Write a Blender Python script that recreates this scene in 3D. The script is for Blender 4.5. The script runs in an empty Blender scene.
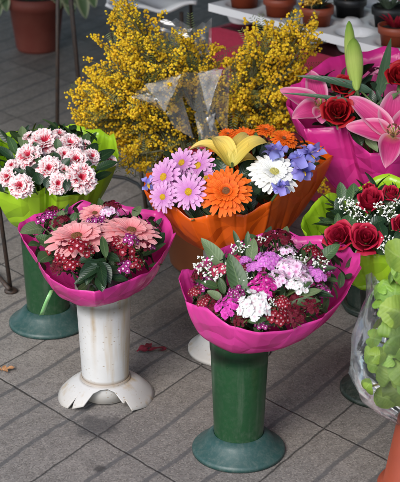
import bpy, math, random
import numpy as np
from mathutils import Matrix, Vector
R = math.radians
random.seed(7); rng = np.random.default_rng(7)
scene = bpy.context.scene
col = scene.collection

# ------------------------------------------------------------------ camera, sky, sun, exposure
CAM_H, PITCH, FPX = 1.70, R(22.5), 1600.0       # eye height, downward pitch, focal length for a 400 px wide frame
cam_d = bpy.data.cameras.new('camera'); cam = bpy.data.objects.new('camera', cam_d); col.objects.link(cam)
cam.location = (0, 0, CAM_H); cam.rotation_euler = (math.pi/2 - PITCH, 0, 0)
cam_d.sensor_fit = 'HORIZONTAL'; cam_d.sensor_width = 36; cam_d.lens = 36*FPX/400
cam_d.clip_end = 500
cam_d.dof.use_dof = True; cam_d.dof.focus_distance = 3.45; cam_d.dof.aperture_fstop = 10.5
scene.camera = cam
scene.render.resolution_x, scene.render.resolution_y = 850, 1024

SUN_AZ, SUN_EL = R(207), R(40)                  # sun behind the camera's left shoulder, veiled by cloud
w = bpy.data.worlds.new('World'); scene.world = w; w.use_nodes = True
nt = w.node_tree; bg = nt.nodes['Background']
sky = nt.nodes.new('ShaderNodeTexSky'); sky.sky_type = 'NISHITA'; sky.sun_disc = False
sky.sun_elevation = SUN_EL; sky.sun_rotation = SUN_AZ; sky.dust_density = 1.5; sky.air_density = 1.0; sky.ozone_density = 0.6
nt.links.new(sky.outputs[0], bg.inputs[0]); bg.inputs[1].default_value = 0.12
sd = bpy.data.lights.new('sun', 'SUN'); sun = bpy.data.objects.new('sun', sd); col.objects.link(sun)
sd.energy = 1.15; sd.angle = R(26); sd.color = (1, .985, .965)
sdir = Vector((math.sin(SUN_AZ)*math.cos(SUN_EL), math.cos(SUN_AZ)*math.cos(SUN_EL), math.sin(SUN_EL)))
sun.rotation_euler = sdir.to_track_quat('Z', 'Y').to_euler()
scene.view_settings.view_transform = 'Standard'; scene.view_settings.look = 'None'
scene.view_settings.gamma = 1; scene.view_settings.use_curve_mapping = False
scene.view_settings.exposure = 1.25

# ------------------------------------------------------------------ geometry helpers
FW = np.array([0, math.cos(PITCH), -math.sin(PITCH)]); UP = np.array([0, math.sin(PITCH), math.cos(PITCH)])
EYE = np.array([0, 0, CAM_H]); Z = np.array([0., 0, 1])
def ray(px, py): return FW + (px-200)/FPX*np.array([1., 0, 0]) + (241-py)/FPX*UP
def hit(px, py, o, n):
    d = ray(px, py); return EYE + d*(np.dot(np.array(o)-EYE, n)/np.dot(d, n))
def ground(px, py, z=0): return hit(px, py, (0, 0, z), Z)
def deep(px, py, y): return hit(px, py, (0, y, 0), np.array([0., 1, 0]))
def unit(v): v = np.array(v, float); return v/(np.linalg.norm(v)+1e-12)
def frame(n, x=None):
    n = unit(n); x = np.array([1., 0, 0]) if x is None else np.array(x, float)
    if abs(np.dot(unit(x), n)) > .97: x = np.array([0., 1, 0.1])
    x = unit(x-n*np.dot(x, n)); y = np.cross(n, x); return np.stack([x, y, n], 1)
def rotz(a): c, s = math.cos(a), math.sin(a); return np.array([[c, -s, 0], [s, c, 0], [0, 0, 1.]])
def roty(a): c, s = math.cos(a), math.sin(a); return np.array([[c, 0, s], [0, 1, 0], [-s, 0, c]])
def rotx(a): c, s = math.cos(a), math.sin(a); return np.array([[1, 0, 0], [0, c, -s], [0, s, c]])

class MB:
    def __init__(s): s.v = []; s.f = []; s.m = []; s.a = []; s.n = 0
    def add(s, v, f, mat=0, pt=None, M=None, o=None):
        v = np.asarray(v, float).reshape(-1, 3)
        if M is not None: v = v @ np.asarray(M).T
        if o is not None: v = v + np.asarray(o)
        s.v.append(v); s.a.append(np.zeros((len(v), 3)) if pt is None else np.asarray(pt, float))
        k = s.n
        s.f += [tuple(i+k for i in q) for q in f]; s.m += [mat]*len(f); s.n += len(v)
    def build(s, name, mats, parent=None, loc=(0, 0, 0), smooth=True, shift=None, solid=None):
        me = bpy.data.meshes.new(name)
        V = np.concatenate(s.v) if s.v else np.zeros((0, 3))
        if shift is not None: V = V - np.asarray(shift)
        me.from_pydata(V.tolist(), [], s.f)
        for m in (mats if isinstance(mats, (list, tuple)) else [mats]): me.materials.append(m)
        me.polygons.foreach_set('material_index', s.m)
        if smooth: me.polygons.foreach_set('use_smooth', [True]*len(s.f))
        at = me.attributes.new('pt', 'FLOAT_VECTOR', 'POINT'); at.data.foreach_set('vector', np.concatenate(s.a).ravel())
        me.update()
        o = bpy.data.objects.new(name, me); col.objects.link(o); o.location = loc
        if parent: o.parent = parent
        if solid:
            md = o.modifiers.new('thickness', 'SOLIDIFY'); md.thickness = solid; md.offset = 0
        return o

_g = {}
def gridf(nu, nv, closed=False):
    k = (nu, nv, closed)
    if k not in _g:
        w_ = nv if closed else nv+1
        _g[k] = [(i*w_+j, i*w_+(j+1) % w_, (i+1)*w_+(j+1) % w_, (i+1)*w_+j) for i in range(nu) for j in range(nv)]
    return _g[k]
def petal(mb, L, W, wfn, bend=0., cup=0., nu=6, nv=2, ruffle=0., M=None, o=None, mat=0, jag=0.):
    """strip along +x; bend = total turn of the midrib (radians, + rises), cup lifts the edges"""
    t = np.linspace(0, 1, nu+1); s = np.linspace(-1, 1, nv+1)
    ang = bend*t; x = np.concatenate([[0], np.cumsum(np.cos((ang[1:]+ang[:-1])/2))])*L/nu
    z = np.concatenate([[0], np.cumsum(np.sin((ang[1:]+ang[:-1])/2))])*L/nu
    wd = np.array([wfn(a) for a in t])*W/2
    S, Tm = np.meshgrid(s, t); X = x[:, None]+0*S; Y = wd[:, None]*S; Zz = z[:, None]+cup*wd[:, None]*S*S
    if ruffle: Zz = Zz+rng.normal(0, ruffle*W, S.shape)*Tm**2
    if jag: X[-1] += rng.uniform(-jag, jag*.3, nv+1)*L
    mb.add(np.stack([X, Y, Zz], -1).reshape(-1, 3), gridf(nu, nv), mat, np.stack([Tm.ravel(), S.ravel(), 0*S.ravel()], 1), M, o)
def blade(mb, P0, P1, width, up, bend=0., wfn=None, cup=0., nu=8, nv=4, wave=0., mat=0, twist=0.):
    P0 = np.asarray(P0, float); P1 = np.asarray(P1, float); up = unit(up); Ln = np.linalg.norm(P1-P0)
    Cc = (P0+P1)/2+up*bend*Ln
    t = np.linspace(0, 1, nu+1)[:, None]; s = np.linspace(-1, 1, nv+1)
    C = (1-t)**2*P0+2*t*(1-t)*Cc+t*t*P1; T = 2*(1-t)*(Cc-P0)+2*t*(P1-Cc)
    T /= np.linalg.norm(T, axis=1, keepdims=True)+1e-9
    side = np.cross(T, up); side /= np.linalg.norm(side, axis=1, keepdims=True)+1e-9; nor = np.cross(side, T)
    wfn = wfn or leafw
    wd = np.array([wfn(float(a)) for a in t[:, 0]])*width/2
    V = C[:, None, :]+side[:, None, :]*(s[None, :, None]*wd[:, None, None])+nor[:, None, :]*((cup*s*s)[None, :, None]*wd[:, None, None])
    if wave:
        ph = rng.uniform(0, 6)
        V += nor[:, None, :]*(wave*width*np.sin(t*9+ph)*np.abs(s)[None, :]*np.sign(s)[None, :])[:, :, None]
    Tm = np.repeat(t, nv+1, 1); S = np.repeat(s[None, :], nu+1, 0)
    mb.add(V.reshape(-1, 3), gridf(nu, nv), mat, np.stack([Tm.ravel(), S.ravel(), 0*S.ravel()], 1))
leafw = lambda t: max(.03, math.sin(math.pi*min(1, t**.8))**.75)
ovalw = lambda t: max(.04, math.sin(math.pi*t**.9)**.55)
spoonw = lambda t: .22+.78*math.sin(math.pi*min(1, .12+.62*t**1.4))
gerbw = lambda t: .45+.55*math.sin(math.pi*(.1+.62*t)) if t < .93 else .45
fanw = lambda t: .15+.85*t**.8
lilyw = lambda t: max(.03, (math.sin(math.pi*t**.72))**.7*1.0)
bladew = lambda t: max(.03, min(1, t*6+.4)*(1-t**3))
def tube(mb, pts, r, n=6, mat=0, cap=True):
    pts = [np.asarray(p, float) for p in pts]; rs = r if isinstance(r, (list, tuple, np.ndarray)) else [r]*len(pts)
    V = []
    a = np.linspace(0, 2*math.pi, n, endpoint=False); prev = None
    for i, p in enumerate(pts):
        d = unit(pts[min(i+1, len(pts)-1)]-pts[max(i-1, 0)]); F = frame(d, prev); prev = F[:, 0]
        V.append(p+rs[i]*(np.cos(a)[:, None]*F[:, 0]+np.sin(a)[:, None]*F[:, 1]))
    f = list(gridf(len(pts)-1, n, True))
    if cap: f += [tuple(range(n))[::-1], tuple((len(pts)-1)*n+i for i in range(n))]
    mb.add(np.concatenate(V), f, mat)
def lathe(mb, prof, n=64, mat=0, o=(0, 0, 0), rf=None):
    a = np.linspace(0, 2*math.pi, n, endpoint=False); V = []
    for k, (r, z) in enumerate(prof):
        rr = np.full(n, r) if rf is None else np.array([rf(r, z, q, k) for q in a])
        V.append(np.stack([rr*np.cos(a), rr*np.sin(a), np.full(n, z)], 1))
    mb.add(np.concatenate(V), gridf(len(prof)-1, n, True), mat, None, None, o)
def box(mb, lo, hi, mat=0, M=None, o=None):
    x0, y0, z0 = lo; x1, y1, z1 = hi
    v = [(x0, y0, z0), (x1, y0, z0), (x1, y1, z0), (x0, y1, z0), (x0, y0, z1), (x1, y0, z1), (x1, y1, z1), (x0, y1, z1)]
    mb.add(v, [(3, 2, 1, 0), (4, 5, 6, 7), (0, 1, 5, 4), (1, 2, 6, 5), (2, 3, 7, 6), (3, 0, 4, 7)], mat, None, M, o)
def ico(sub):
    import bmesh
    bm = bmesh.new(); bmesh.ops.create_icosphere(bm, subdivisions=sub, radius=1)
    v = np.array([q.co[:] for q in bm.verts]); f = np.array([[x.index for x in q.verts] for q in bm.faces]); bm.free(); return v, f
ICO1, ICO2 = ico(1), ico(2)
def ball(mb, o, r, mat=0, sub=ICO2, sq=None):
    v = sub[0]*(r if sq is None else np.array(sq)*r); mb.add(v, [tuple(x) for x in sub[1]], mat, None, None, o)

def thing(name, label, cat, loc, group=None):
    o = bpy.data.objects.new(name, None); col.objects.link(o); o.location = tuple(float(q) for q in loc); o.empty_display_size = .05
    o['label'] = label; o['category'] = cat
    if group: o['group'] = group
    return o
def tag(o, label, cat, group=None):
    o['label'] = label; o['category'] = cat
    if group: o['group'] = group
    return o

# ------------------------------------------------------------------ materials
class NT:
    def __init__(s, name):
        s.m = bpy.data.materials.new(name); s.m.use_nodes = True; s.t = s.m.node_tree; s.p = s.t.nodes['Principled BSDF']; s.out = s.t.nodes['Material Output']
    def n(s, ty, **k):
        q = s.t.nodes.new('ShaderNode'+ty)
        for a, b in k.items(): setattr(q, a, b)
        return q
    def l(s, a, b): s.t.links.new(a, b)
    def math(s, op, a, b=None, c=None):
        q = s.n('Math', operation=op)
        for i, x in enumerate((a, b, c)):
            if x is None: continue
            if isinstance(x, (int, float)): q.inputs[i].default_value = x
            else: s.l(x, q.inputs[i])
        return q.outputs[0]
    def mix(s, f, a, b, bt='MIX'):
        q = s.n('Mix', data_type='RGBA', blend_type=bt)
        for i, x in ((0, f), (6, a), (7, b)):
            if isinstance(x, (int, float)): q.inputs[i].default_value = x
            elif isinstance(x, (tuple, list)): q.inputs[i].default_value = (*x[:3], 1)
            else: s.l(x, q.inputs[i])
        return q.outputs[2]
    def noise(s, scale, detail=3, rough=.55, vec=None, dist=0):
        q = s.n('TexNoise'); q.inputs['Scale'].default_value = scale; q.inputs['Detail'].default_value = detail; q.inputs['Roughness'].default_value = rough; q.inputs['Distortion'].default_value = dist
        s.l(vec if vec is not None else s.coord(), q.inputs['Vector']); return q.outputs['Fac']
    def coord(s):
        if not hasattr(s, '_c'): s._c = s.n('TexCoord').outputs['Object']
        return s._c
    def ramp(s, f, stops, interp='LINEAR'):
        q = s.n('ValToRGB'); cr = q.color_ramp; cr.interpolation = interp
        while len(cr.elements) < len(stops): cr.elements.new(.5)
        for e, (p, c) in zip(cr.elements, stops):
            e.position = p; e.color = (*c, 1) if isinstance(c, (tuple, list)) else (c, c, c, 1)
        s.l(f, q.inputs[0]); return q.outputs[0]
    def bump(s, h, st, dist=.01):
        q = s.n('Bump'); q.inputs['Strength'].default_value = st; q.inputs['Distance'].default_value = dist; s.l(h, q.inputs['Height']); s.l(q.outputs[0], s.p.inputs['Normal']); return q.outputs[0]
    def pt(s):
        a = s.n('Attribute', attribute_name='pt'); x = s.n('SeparateXYZ'); s.l(a.outputs['Vector'], x.inputs[0]); return x.outputs[0], x.outputs[1]
    def vary(s, c, amt, hue=.0):
        g = s.n('NewGeometry').outputs['Random Per Island']; oi = s.n('ObjectInfo').outputs['Random']
        r = s.math('FRACT', s.math('ADD', g, oi)); v = s.math('MULTIPLY_ADD', r, amt*2, 1-amt)
        h = s.n('HueSaturation'); s.l(c, h.inputs['Color']); s.l(v, h.inputs['Value'])
        if hue: s.l(s.math('MULTIPLY_ADD', s.math('FRACT', s.math('MULTIPLY', r, 7.3)), hue*2, .5-hue), h.inputs['Hue'])
        return h.outputs[0]
    def finish(s, c, rough, trans=0, spec=.5, coat=0):
        p = s.p
        if isinstance(c, (tuple, list)): p.inputs['Base Color'].default_value = (*c, 1)
        else: s.l(c, p.inputs['Base Color'])
        if isinstance(rough, (int, float)): p.inputs['Roughness'].default_value = rough
        else: s.l(rough, p.inputs['Roughness'])
        p.inputs['Specular IOR Level'].default_value = spec; p.inputs['Coat Weight'].default_value = coat; p.inputs['Coat Roughness'].default_value = .2
        if trans:
            tb = s.n('BsdfTranslucent'); mx = s.n('MixShader'); mx.inputs[0].default_value = trans
            if isinstance(c, (tuple, list)): tb.inputs[0].default_value = (*c, 1)
            else: s.l(c, tb.inputs[0])
            s.l(p.outputs[0], mx.inputs[1]); s.l(tb.outputs[0], mx.inputs[2]); s.l(mx.outputs[0], s.out.inputs[0])
        return s.m
def plain(name, c0, c1=None, rough=.5, scale=25, bump=0, trans=0, vary=0, hue=0, spec=.5, detail=4, coat=0):
    k = NT(name); c1 = c1 or tuple(x*.75 for x in c0); f = k.noise(scale, detail)
    c = k.mix(k.ramp(f, [(.3, 0.), (.7, 1.)]), c0, c1)
    if vary: c = k.vary(c, vary, hue)
    if bump: k.bump(f, bump, .004)
    return k.finish(c, rough, trans, spec, coat)
def petalm(name, stops, rough=.6, trans=.25, vary=.08, hue=0, streak=.12, spec=.25, edge=None, flake=None, ts=(1., 0.), rib=False):
    k = NT(name); t, s_ = k.pt()
    nz = k.n('TexNoise'); nz.inputs['Scale'].default_value = 6; nz.inputs['Detail'].default_value = 2
    cv = k.n('CombineXYZ'); k.l(k.math('MULTIPLY', t, .35), cv.inputs[0]); k.l(k.math('MULTIPLY', s_, 1.6), cv.inputs[1]); k.l(k.math('MULTIPLY', k.n('NewGeometry').outputs['Random Per Island'], 40), cv.inputs[2])
    k.l(cv.outputs[0], nz.inputs['Vector'])
    tt = k.math('ADD', k.math('MULTIPLY_ADD', t, *ts), k.math('MULTIPLY', k.math('SUBTRACT', nz.outputs['Fac'], .5), flake or .18))
    c = k.ramp(tt, stops)
    if edge: c = k.mix(k.ramp(k.math('ABSOLUTE', s_), [(edge[1], 0.), (1., 1.)]), c, edge[0])
    c = k.mix(streak, c, k.ramp(nz.outputs['Fac'], [(.3, .35), (.7, 1.)]), 'MULTIPLY')
    if rib: k.bump(k.math('ADD', k.math('SINE', k.math('MULTIPLY', s_, 11.)), k.math('MULTIPLY', nz.outputs['Fac'], 2.)), .2, .0012)
    c = k.vary(c, vary, hue)
    return k.finish(c, rough, trans, spec)
def leafm(name, c0, c1, rough=.45, vary=.25, vein=(.16, .24, .09), trans=.18, spec=.4):
    k = NT(name); t, s_ = k.pt(); f = k.noise(40, 4)
    c = k.mix(k.ramp(f, [(.3, 0.), (.7, 1.)]), c0, c1)
    a = k.math('ABSOLUTE', s_)
    c = k.mix(k.ramp(a, [(0., .55), (.09, 0.)]), c, vein)
    sv = k.math('ABSOLUTE', k.math('SINE', k.math('MULTIPLY', k.math('SUBTRACT', t, k.math('MULTIPLY', a, .22)), 28)))
    c = k.mix(k.ramp(sv, [(0., .28), (.16, 0.)]), c, vein)
    k.bump(sv, .15, .002)
    return k.finish(k.vary(c, vary, .015), rough, trans, spec)
def paperm(name, c, c2, trans=.3):
    k = NT(name); f = k.noise(9, 3, .5, dist=.6); fine = k.noise(60, 2)
    vo = k.n('TexVoronoi', feature='DISTANCE_TO_EDGE'); vo.inputs['Scale'].default_value = 11; wv = k.n('VectorMath', operation='ADD'); k.l(k.coord(), wv.inputs[0])
    nz = k.n('TexNoise'); nz.inputs['Scale'].default_value = 6; k.l(k.coord(), nz.inputs['Vector']); sc = k.n('VectorMath', operation='SCALE'); k.l(nz.outputs['Color'], sc.inputs[0]); sc.inputs['Scale'].default_value = .12; k.l(sc.outputs[0], wv.inputs[1]); k.l(wv.outputs[0], vo.inputs['Vector'])
    cc = k.mix(k.ramp(f, [(.35, 0.), (.7, 1.)]), c, c2)
    cr = k.math('MINIMUM', k.math('MULTIPLY', vo.outputs['Distance'], 2.2), .5)
    k.bump(k.math('ADD', k.math('ADD', f, cr), k.math('MULTIPLY', fine, .05)), .38, .02)
    return k.finish(cc, .27, trans, .5, .3)

M = {}
M['magenta'] = paperm('magenta film', (.88, .080, .47), (.82, .065, .41), .5)
M['fuchsia'] = paperm('fuchsia film', (.78, .042, .34), (.70, .034, .29), .42)
M['lime'] = paperm('lime film', (.50, .76, .035), (.42, .68, .025), .48)
M['orange'] = paperm('orange film', (.90, .165, .010), (.82, .13, .006), .45)
M['leaf'] = leafm('bouquet leaf', (.055, .105, .038), (.035, .072, .028))
M['leaf_dark'] = leafm('dark glossy leaf', (.016, .042, .017), (.010, .027, .012), .35, vein=(.06, .10, .04))
M['leaf_pale'] = leafm('grey green leaf', (.15, .21, .10), (.10, .155, .065), .55, .15, (.26, .32, .18))
M['leaf_mint'] = leafm('light green leaf', (.25, .38, .055), (.13, .24, .03), .5, .42, (.30, .44, .12), .3)
M['leaf_blue'] = leafm('strap leaf', (.05, .10, .055), (.035, .075, .04), .4, .2, (.08, .14, .07))
M['leaf_var'] = petalm('variegated leaf', [(0, (.1, .16, .07)), (1, (.08, .14, .06))], .45, .15, .1, edge=((.5, .52, .34), .5))
M['stem'] = plain('green stem', (.06, .12, .03), (.09, .12, .04), .5)
M['twig'] = plain('brown green twig', (.12, .12, .05), (.07, .06, .03), .7)
M['g_salmon'] = petalm('salmon petal', [(0, (.74, .15, .17)), (.5, (.90, .34, .36)), (1, (.92, .46, .47))], .6, .3, .07, rib=True, streak=.2)
M['g_orange'] = petalm('orange petal', [(0, (.55, .05, .004)), (.6, (.80, .12, .008)), (1, (.86, .18, .02))], .6, .25, .08, rib=True, streak=.32)
M['g_white'] = petalm('white petal', [(0, (.70, .72, .55)), (.4, (.85, .85, .80)), (1, (.90, .90, .87))], .6, .25, .04, rib=True, streak=.12)
M['d_pink'] = petalm('lilac pink petal', [(0, (.55, .18, .50)), (.5, (.66, .28, .60)), (1, (.76, .44, .70))], .6, .28, .08, rib=True, streak=.32)
M['carn'] = petalm('white petal flaked with red', [(.0, (.42, .008, .02)), (.45, (.56, .02, .06)), (.52, (.74, .16, .22)), (.59, (.84, .70, .70)), (1, (.83, .79, .78))], .65, .25, .05, flake=1.0, streak=.05, ts=(.68, .06))
M['rose'] = petalm('red rose petal', [(0, (.16, .002, .010)), (.6, (.34, .005, .026)), (1, (.44, .012, .045))], .55, .15, .1, spec=.3)
M['rose_dark'] = petalm('deep red rose petal', [(0, (.10, .002, .004)), (.6, (.28, .003, .009)), (1, (.38, .007, .014))], .55, .15, .1, spec=.3)
M['lily'] = petalm('pink lily petal', [(0, (.62, .42, .16)), (.14, (.60, .10, .18)), (.3, (.54, .03, .17)), (.75, (.62, .075, .25)), (1, (.70, .24, .37))], .5, .28, .05, edge=((.76, .42, .54), .68), rib=True, streak=.32)
M['lily_yellow'] = petalm('yellow lily petal', [(0, (.62, .55, .12)), (.4, (.82, .60, .11)), (1, (.86, .68, .22))], .5, .3, .05, rib=True, streak=.32)
M['iris'] = petalm('blue violet iris petal', [(0, (.40, .34, .22)), (.2, (.15, .12, .48)), (1, (.29, .28, .66))], .55, .25, .15, .015)
M['bud'] = petalm('green lily bud', [(0, (.30, .42, .08)), (.5, (.42, .52, .13)), (1, (.22, .40, .05))], .45, .2, .05, streak=.4)
M['anther'] = plain('brown anther', (.10, .03, .012), rough=.8)
M['yellow'] = plain('yellow flower centre', (.75, .48, .015), (.55, .30, .01), .8, 200, .6)
M['brown_centre'] = plain('gerbera centre', (.30, .10, .03), (.10, .05, .015), .8, 200, .6)
M['pale_centre'] = plain('pale gerbera centre', (.62, .55, .16), (.45, .42, .12), .8, 200, .6)
def sw(name, a, b, c, vary=.1): return petalm(name, [(0, a), (.22, a), (.36, b), (1, c)], .65, .2, vary, streak=.1)
M['sw_mag'] = sw('magenta sweet william', (.75, .30, .55), (.50, .012, .22), (.60, .03, .32))
M['sw_hot'] = sw('hot pink sweet william', (.45, .03, .25), (.56, .03, .33), (.66, .08, .45))
M['sw_white'] = sw('white sweet william', (.70, .50, .55), (.74, .71, .71), (.78, .77, .76), .04)
M['sw_pale'] = sw('pale pink sweet william', (.58, .22, .42), (.72, .48, .64), (.80, .64, .76), .05)
M['sw_orchid'] = sw('orchid purple sweet william', (.60, .28, .55), (.52, .10, .48), (.66, .22, .62))
M['sw_red'] = sw('dark red sweet william', (.55, .30, .33), (.17, .004, .014), (.26, .005, .022))
M['sw_crimson'] = sw('crimson sweet william', (.70, .40, .45), (.20, .003, .012), (.30, .005, .022))
M['sw_maroon'] = sw('maroon sweet william', (.12, .003, .012), (.09, .003, .012), (.14, .005, .020))
M['sw_wine'] = sw('purple sweet william with pale rim', (.80, .60, .72), (.22, .006, .10), (.40, .04, .26))
M['sw_rosy'] = sw('rosy red sweet william', (.6, .1, .16), (.55, .03, .10), (.62, .06, .16))
M['gyp'] = plain('tiny white blossom', (.82, .82, .78), (.70, .72, .62), .7)
M['mimosa'] = plain('yellow mimosa pompom', (.94, .74, .060), (.90, .64, .035), .85, 300, .4, .5, .14, .010, .2)
M['mimosa_leaf'] = plain('feathery grey green leaf', (.12, .16, .05), (.07, .10, .03), .6, vary=.2)
# rigid materials
def plastic(name, c, c2, rough=.38):
    k = NT(name); f = k.noise(7, 5, .65); d = k.noise(90, 5, .75); z = k.n('SeparateXYZ'); k.l(k.coord(), z.inputs[0])
    cc = k.mix(k.ramp(f, [(.35, 0.), (.75, 1.)]), c, c2)
    mp = k.n('Mapping'); mp.inputs['Scale'].default_value = (60, 60, 3); k.l(k.coord(), mp.inputs[0]); dr = k.noise(1, 4, .6, mp.outputs[0])
    cc = k.mix(k.ramp(dr, [(.56, 0.), (.74, .12)]), cc, (.20, .21, .18))
    dust = k.math('MULTIPLY', k.ramp(d, [(.45, 0.), (.75, .20)]), k.ramp(z.outputs[2], [(0., 1.), (.09, .25)]))
    cc = k.mix(dust, cc, (.28, .27, .24)); k.bump(d, .08, .002)
    return k.finish(cc, k.ramp(f, [(.3, rough-.08), (.8, rough+.2)]), 0, .5)
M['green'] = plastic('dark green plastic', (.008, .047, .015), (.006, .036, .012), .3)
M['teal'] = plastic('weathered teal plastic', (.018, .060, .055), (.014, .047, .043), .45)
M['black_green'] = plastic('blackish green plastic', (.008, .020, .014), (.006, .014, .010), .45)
def whitevase():
    k = NT('weathered white plastic'); z = k.n('SeparateXYZ'); k.l(k.coord(), z.inputs[0])
    mp = k.n('Mapping'); mp.inputs['Scale'].default_value = (26, 26, 2.2); k.l(k.coord(), mp.inputs[0])
    st = k.noise(1, 4, .6, mp.outputs[0]); f = k.noise(9, 4); sp = k.n('TexVoronoi'); sp.inputs['Scale'].default_value = 75
    mp2 = k.n('Mapping'); mp2.inputs['Scale'].default_value = (1, 1, 1.8); k.l(k.coord(), mp2.inputs[0]); k.l(mp2.outputs[0], sp.inputs['Vector'])
    c = k.mix(k.ramp(f, [(.3, 0.), (.75, 1.)]), (.50, .50, .49), (.41, .41, .40))
    c = k.mix(k.ramp(st, [(.54, 0.), (.70, .75)]), c, (.36, .26, .13))
    xs = k.math('ADD', k.math('ADD', z.outputs[0], .021), k.math('MULTIPLY', k.math('SUBTRACT', k.noise(14, 3), .5), .012))
    stn = k.math('MULTIPLY', k.ramp(k.math('ABSOLUTE', xs), [(.001, 1.), (.008, 0.)]), k.math('MULTIPLY', k.ramp(z.outputs[2], [(.06, 0.), (.2, .9)]), k.ramp(k.noise(30, 3), [(.3, .4), (.7, 1.)])))
    stn = k.math('MULTIPLY', stn, k.ramp(z.outputs[1], [(0., 1.), (.01, 0.)]))
    c = k.mix(stn, c, (.30, .21, .10))
    ring = k.ramp(k.math('ABSOLUTE', k.math('SUBTRACT', z.outputs[2], .052)), [(.002, .75), (.007, 0.)]); c = k.mix(ring, c, (.22, .16, .10))
    sc = k.math('MULTIPLY', k.ramp(sp.outputs['Distance'], [(.10, 1.), (.22, 0.)]), k.ramp(k.noise(22, 2), [(.40, 0.), (.58, .7)]))
    c = k.mix(sc, c, (.22, .15, .08))
    c = k.mix(k.ramp(z.outputs[2], [(0., .35), (.05, 0.)]), c, (.28, .22, .15))
    k.bump(k.noise(70, 4), .12, .002); return k.finish(c, .55, 0, .4)
M['white_vase'] = whitevase()
M['terra'] = plain('terracotta plastic', (.27, .050, .020), (.21, .038, .016), .5, 12, .06)
M['terra_dark'] = plain('brown terracotta', (.20, .058, .018), (.14, .038, .012), .6, 9, .15)
M['terra_worn'] = plain('terracotta with lime marks', (.12, .020, .013), (.15, .036, .024), .7, 14, .1)
M['iron'] = plain('rusty dark iron', (.018, .015, .014), (.05, .028, .018), .6, 60, .4)
M['black'] = plain('black plastic', (.012, .012, .013), (.02, .02, .02), .45)
M['soil'] = plain('potting soil', (.03, .022, .016), (.012, .010, .008), .95, 120, 1.)
M['tray'] = plain('white moulded plastic', (.84, .85, .86), (.78, .79, .81), .4, 10, .05)
M['cloth'] = plain('burgundy cloth', (.34, .013, .048), (.26, .010, .036), .8, 140, .3)
M['wood'] = plain('bare wood', (.3, .2, .11), (.2, .12, .06), .7)
M['gold'] = None
k = NT('gold foil'); f = k.noise(60, 3, .6, dist=1.2); k.bump(f, .8, .01); k.p.inputs['Metallic'].default_value = 1; M['gold'] = k.finish(k.mix(k.ramp(f, [(.3, 0.), (.7, 1.)]), (.75, .50, .12), (.55, .34, .06)), .3)
M['canvas'] = plain('shade awning canvas', (.16, .165, .18), rough=.9)
M['cactus'] = plain('dark succulent', (.035, .07, .03), (.10, .13, .09), .6, 60, .3, vary=.2)
M['redleaf'] = petalm('red leaf', [(0, (.3, .01, .02)), (1, (.42, .02, .05))], .5)
M['dry'] = plain('dry leaf', (.42, .22, .10), (.28, .13, .05), .8, 60, .3)
M['petal_ground'] = plain('crushed red petal', (.20, .012, .03), (.11, .008, .015), .7, 60, .3)
M['ribbon'] = plain('pale green ribbon', (.22, .50, .17), (.28, .58, .24), .3, trans=.2)
M['ribbon_lime'] = plain('lime ribbon', (.26, .58, .06), (.3, .6, .1), .3, trans=.2)
def cello(name, haze=.10, gloss=0.):
    k = NT(name); tr = k.n('BsdfTransparent'); gl = k.n('BsdfGlossy'); gl.inputs['Roughness'].default_value = .14; df = k.n('BsdfDiffuse'); df.inputs[0].default_value = (.85, .87, .9, 1)
    tr.inputs[0].default_value = (.97, .98, .98, 1)
    fr = k.n('Fresnel'); fr.inputs[0].default_value = 1.6; f = k.noise(14, 3, dist=1.); b = k.n('Bump'); b.inputs['Strength'].default_value = .5; b.inputs['Distance'].default_value = .01; k.l(f, b.inputs['Height'])
    for q in (fr, gl): k.l(b.outputs[0], q.inputs['Normal'])
    a = k.n('MixShader'); k.l(k.math('MINIMUM', k.math('MULTIPLY_ADD', fr.outputs[0], .55, gloss), .85), a.inputs[0]); k.l(tr.outputs[0], a.inputs[1]); k.l(gl.outputs[0], a.inputs[2])
    c = k.n('MixShader'); c.inputs[0].default_value = haze; k.l(a.outputs[0], c.inputs[1]); k.l(df.outputs[0], c.inputs[2]); k.l(c.outputs[0], k.out.inputs[0]); return k.m
M['cello'] = cello('clear cellophane', .012, .02); M['cello_haze'] = cello('creased cellophane', .08, .05); M['cello_glint'] = cello('cellophane with painted glints', .20, .16)  # last film: sky reflection put into the colour as white haze

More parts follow.
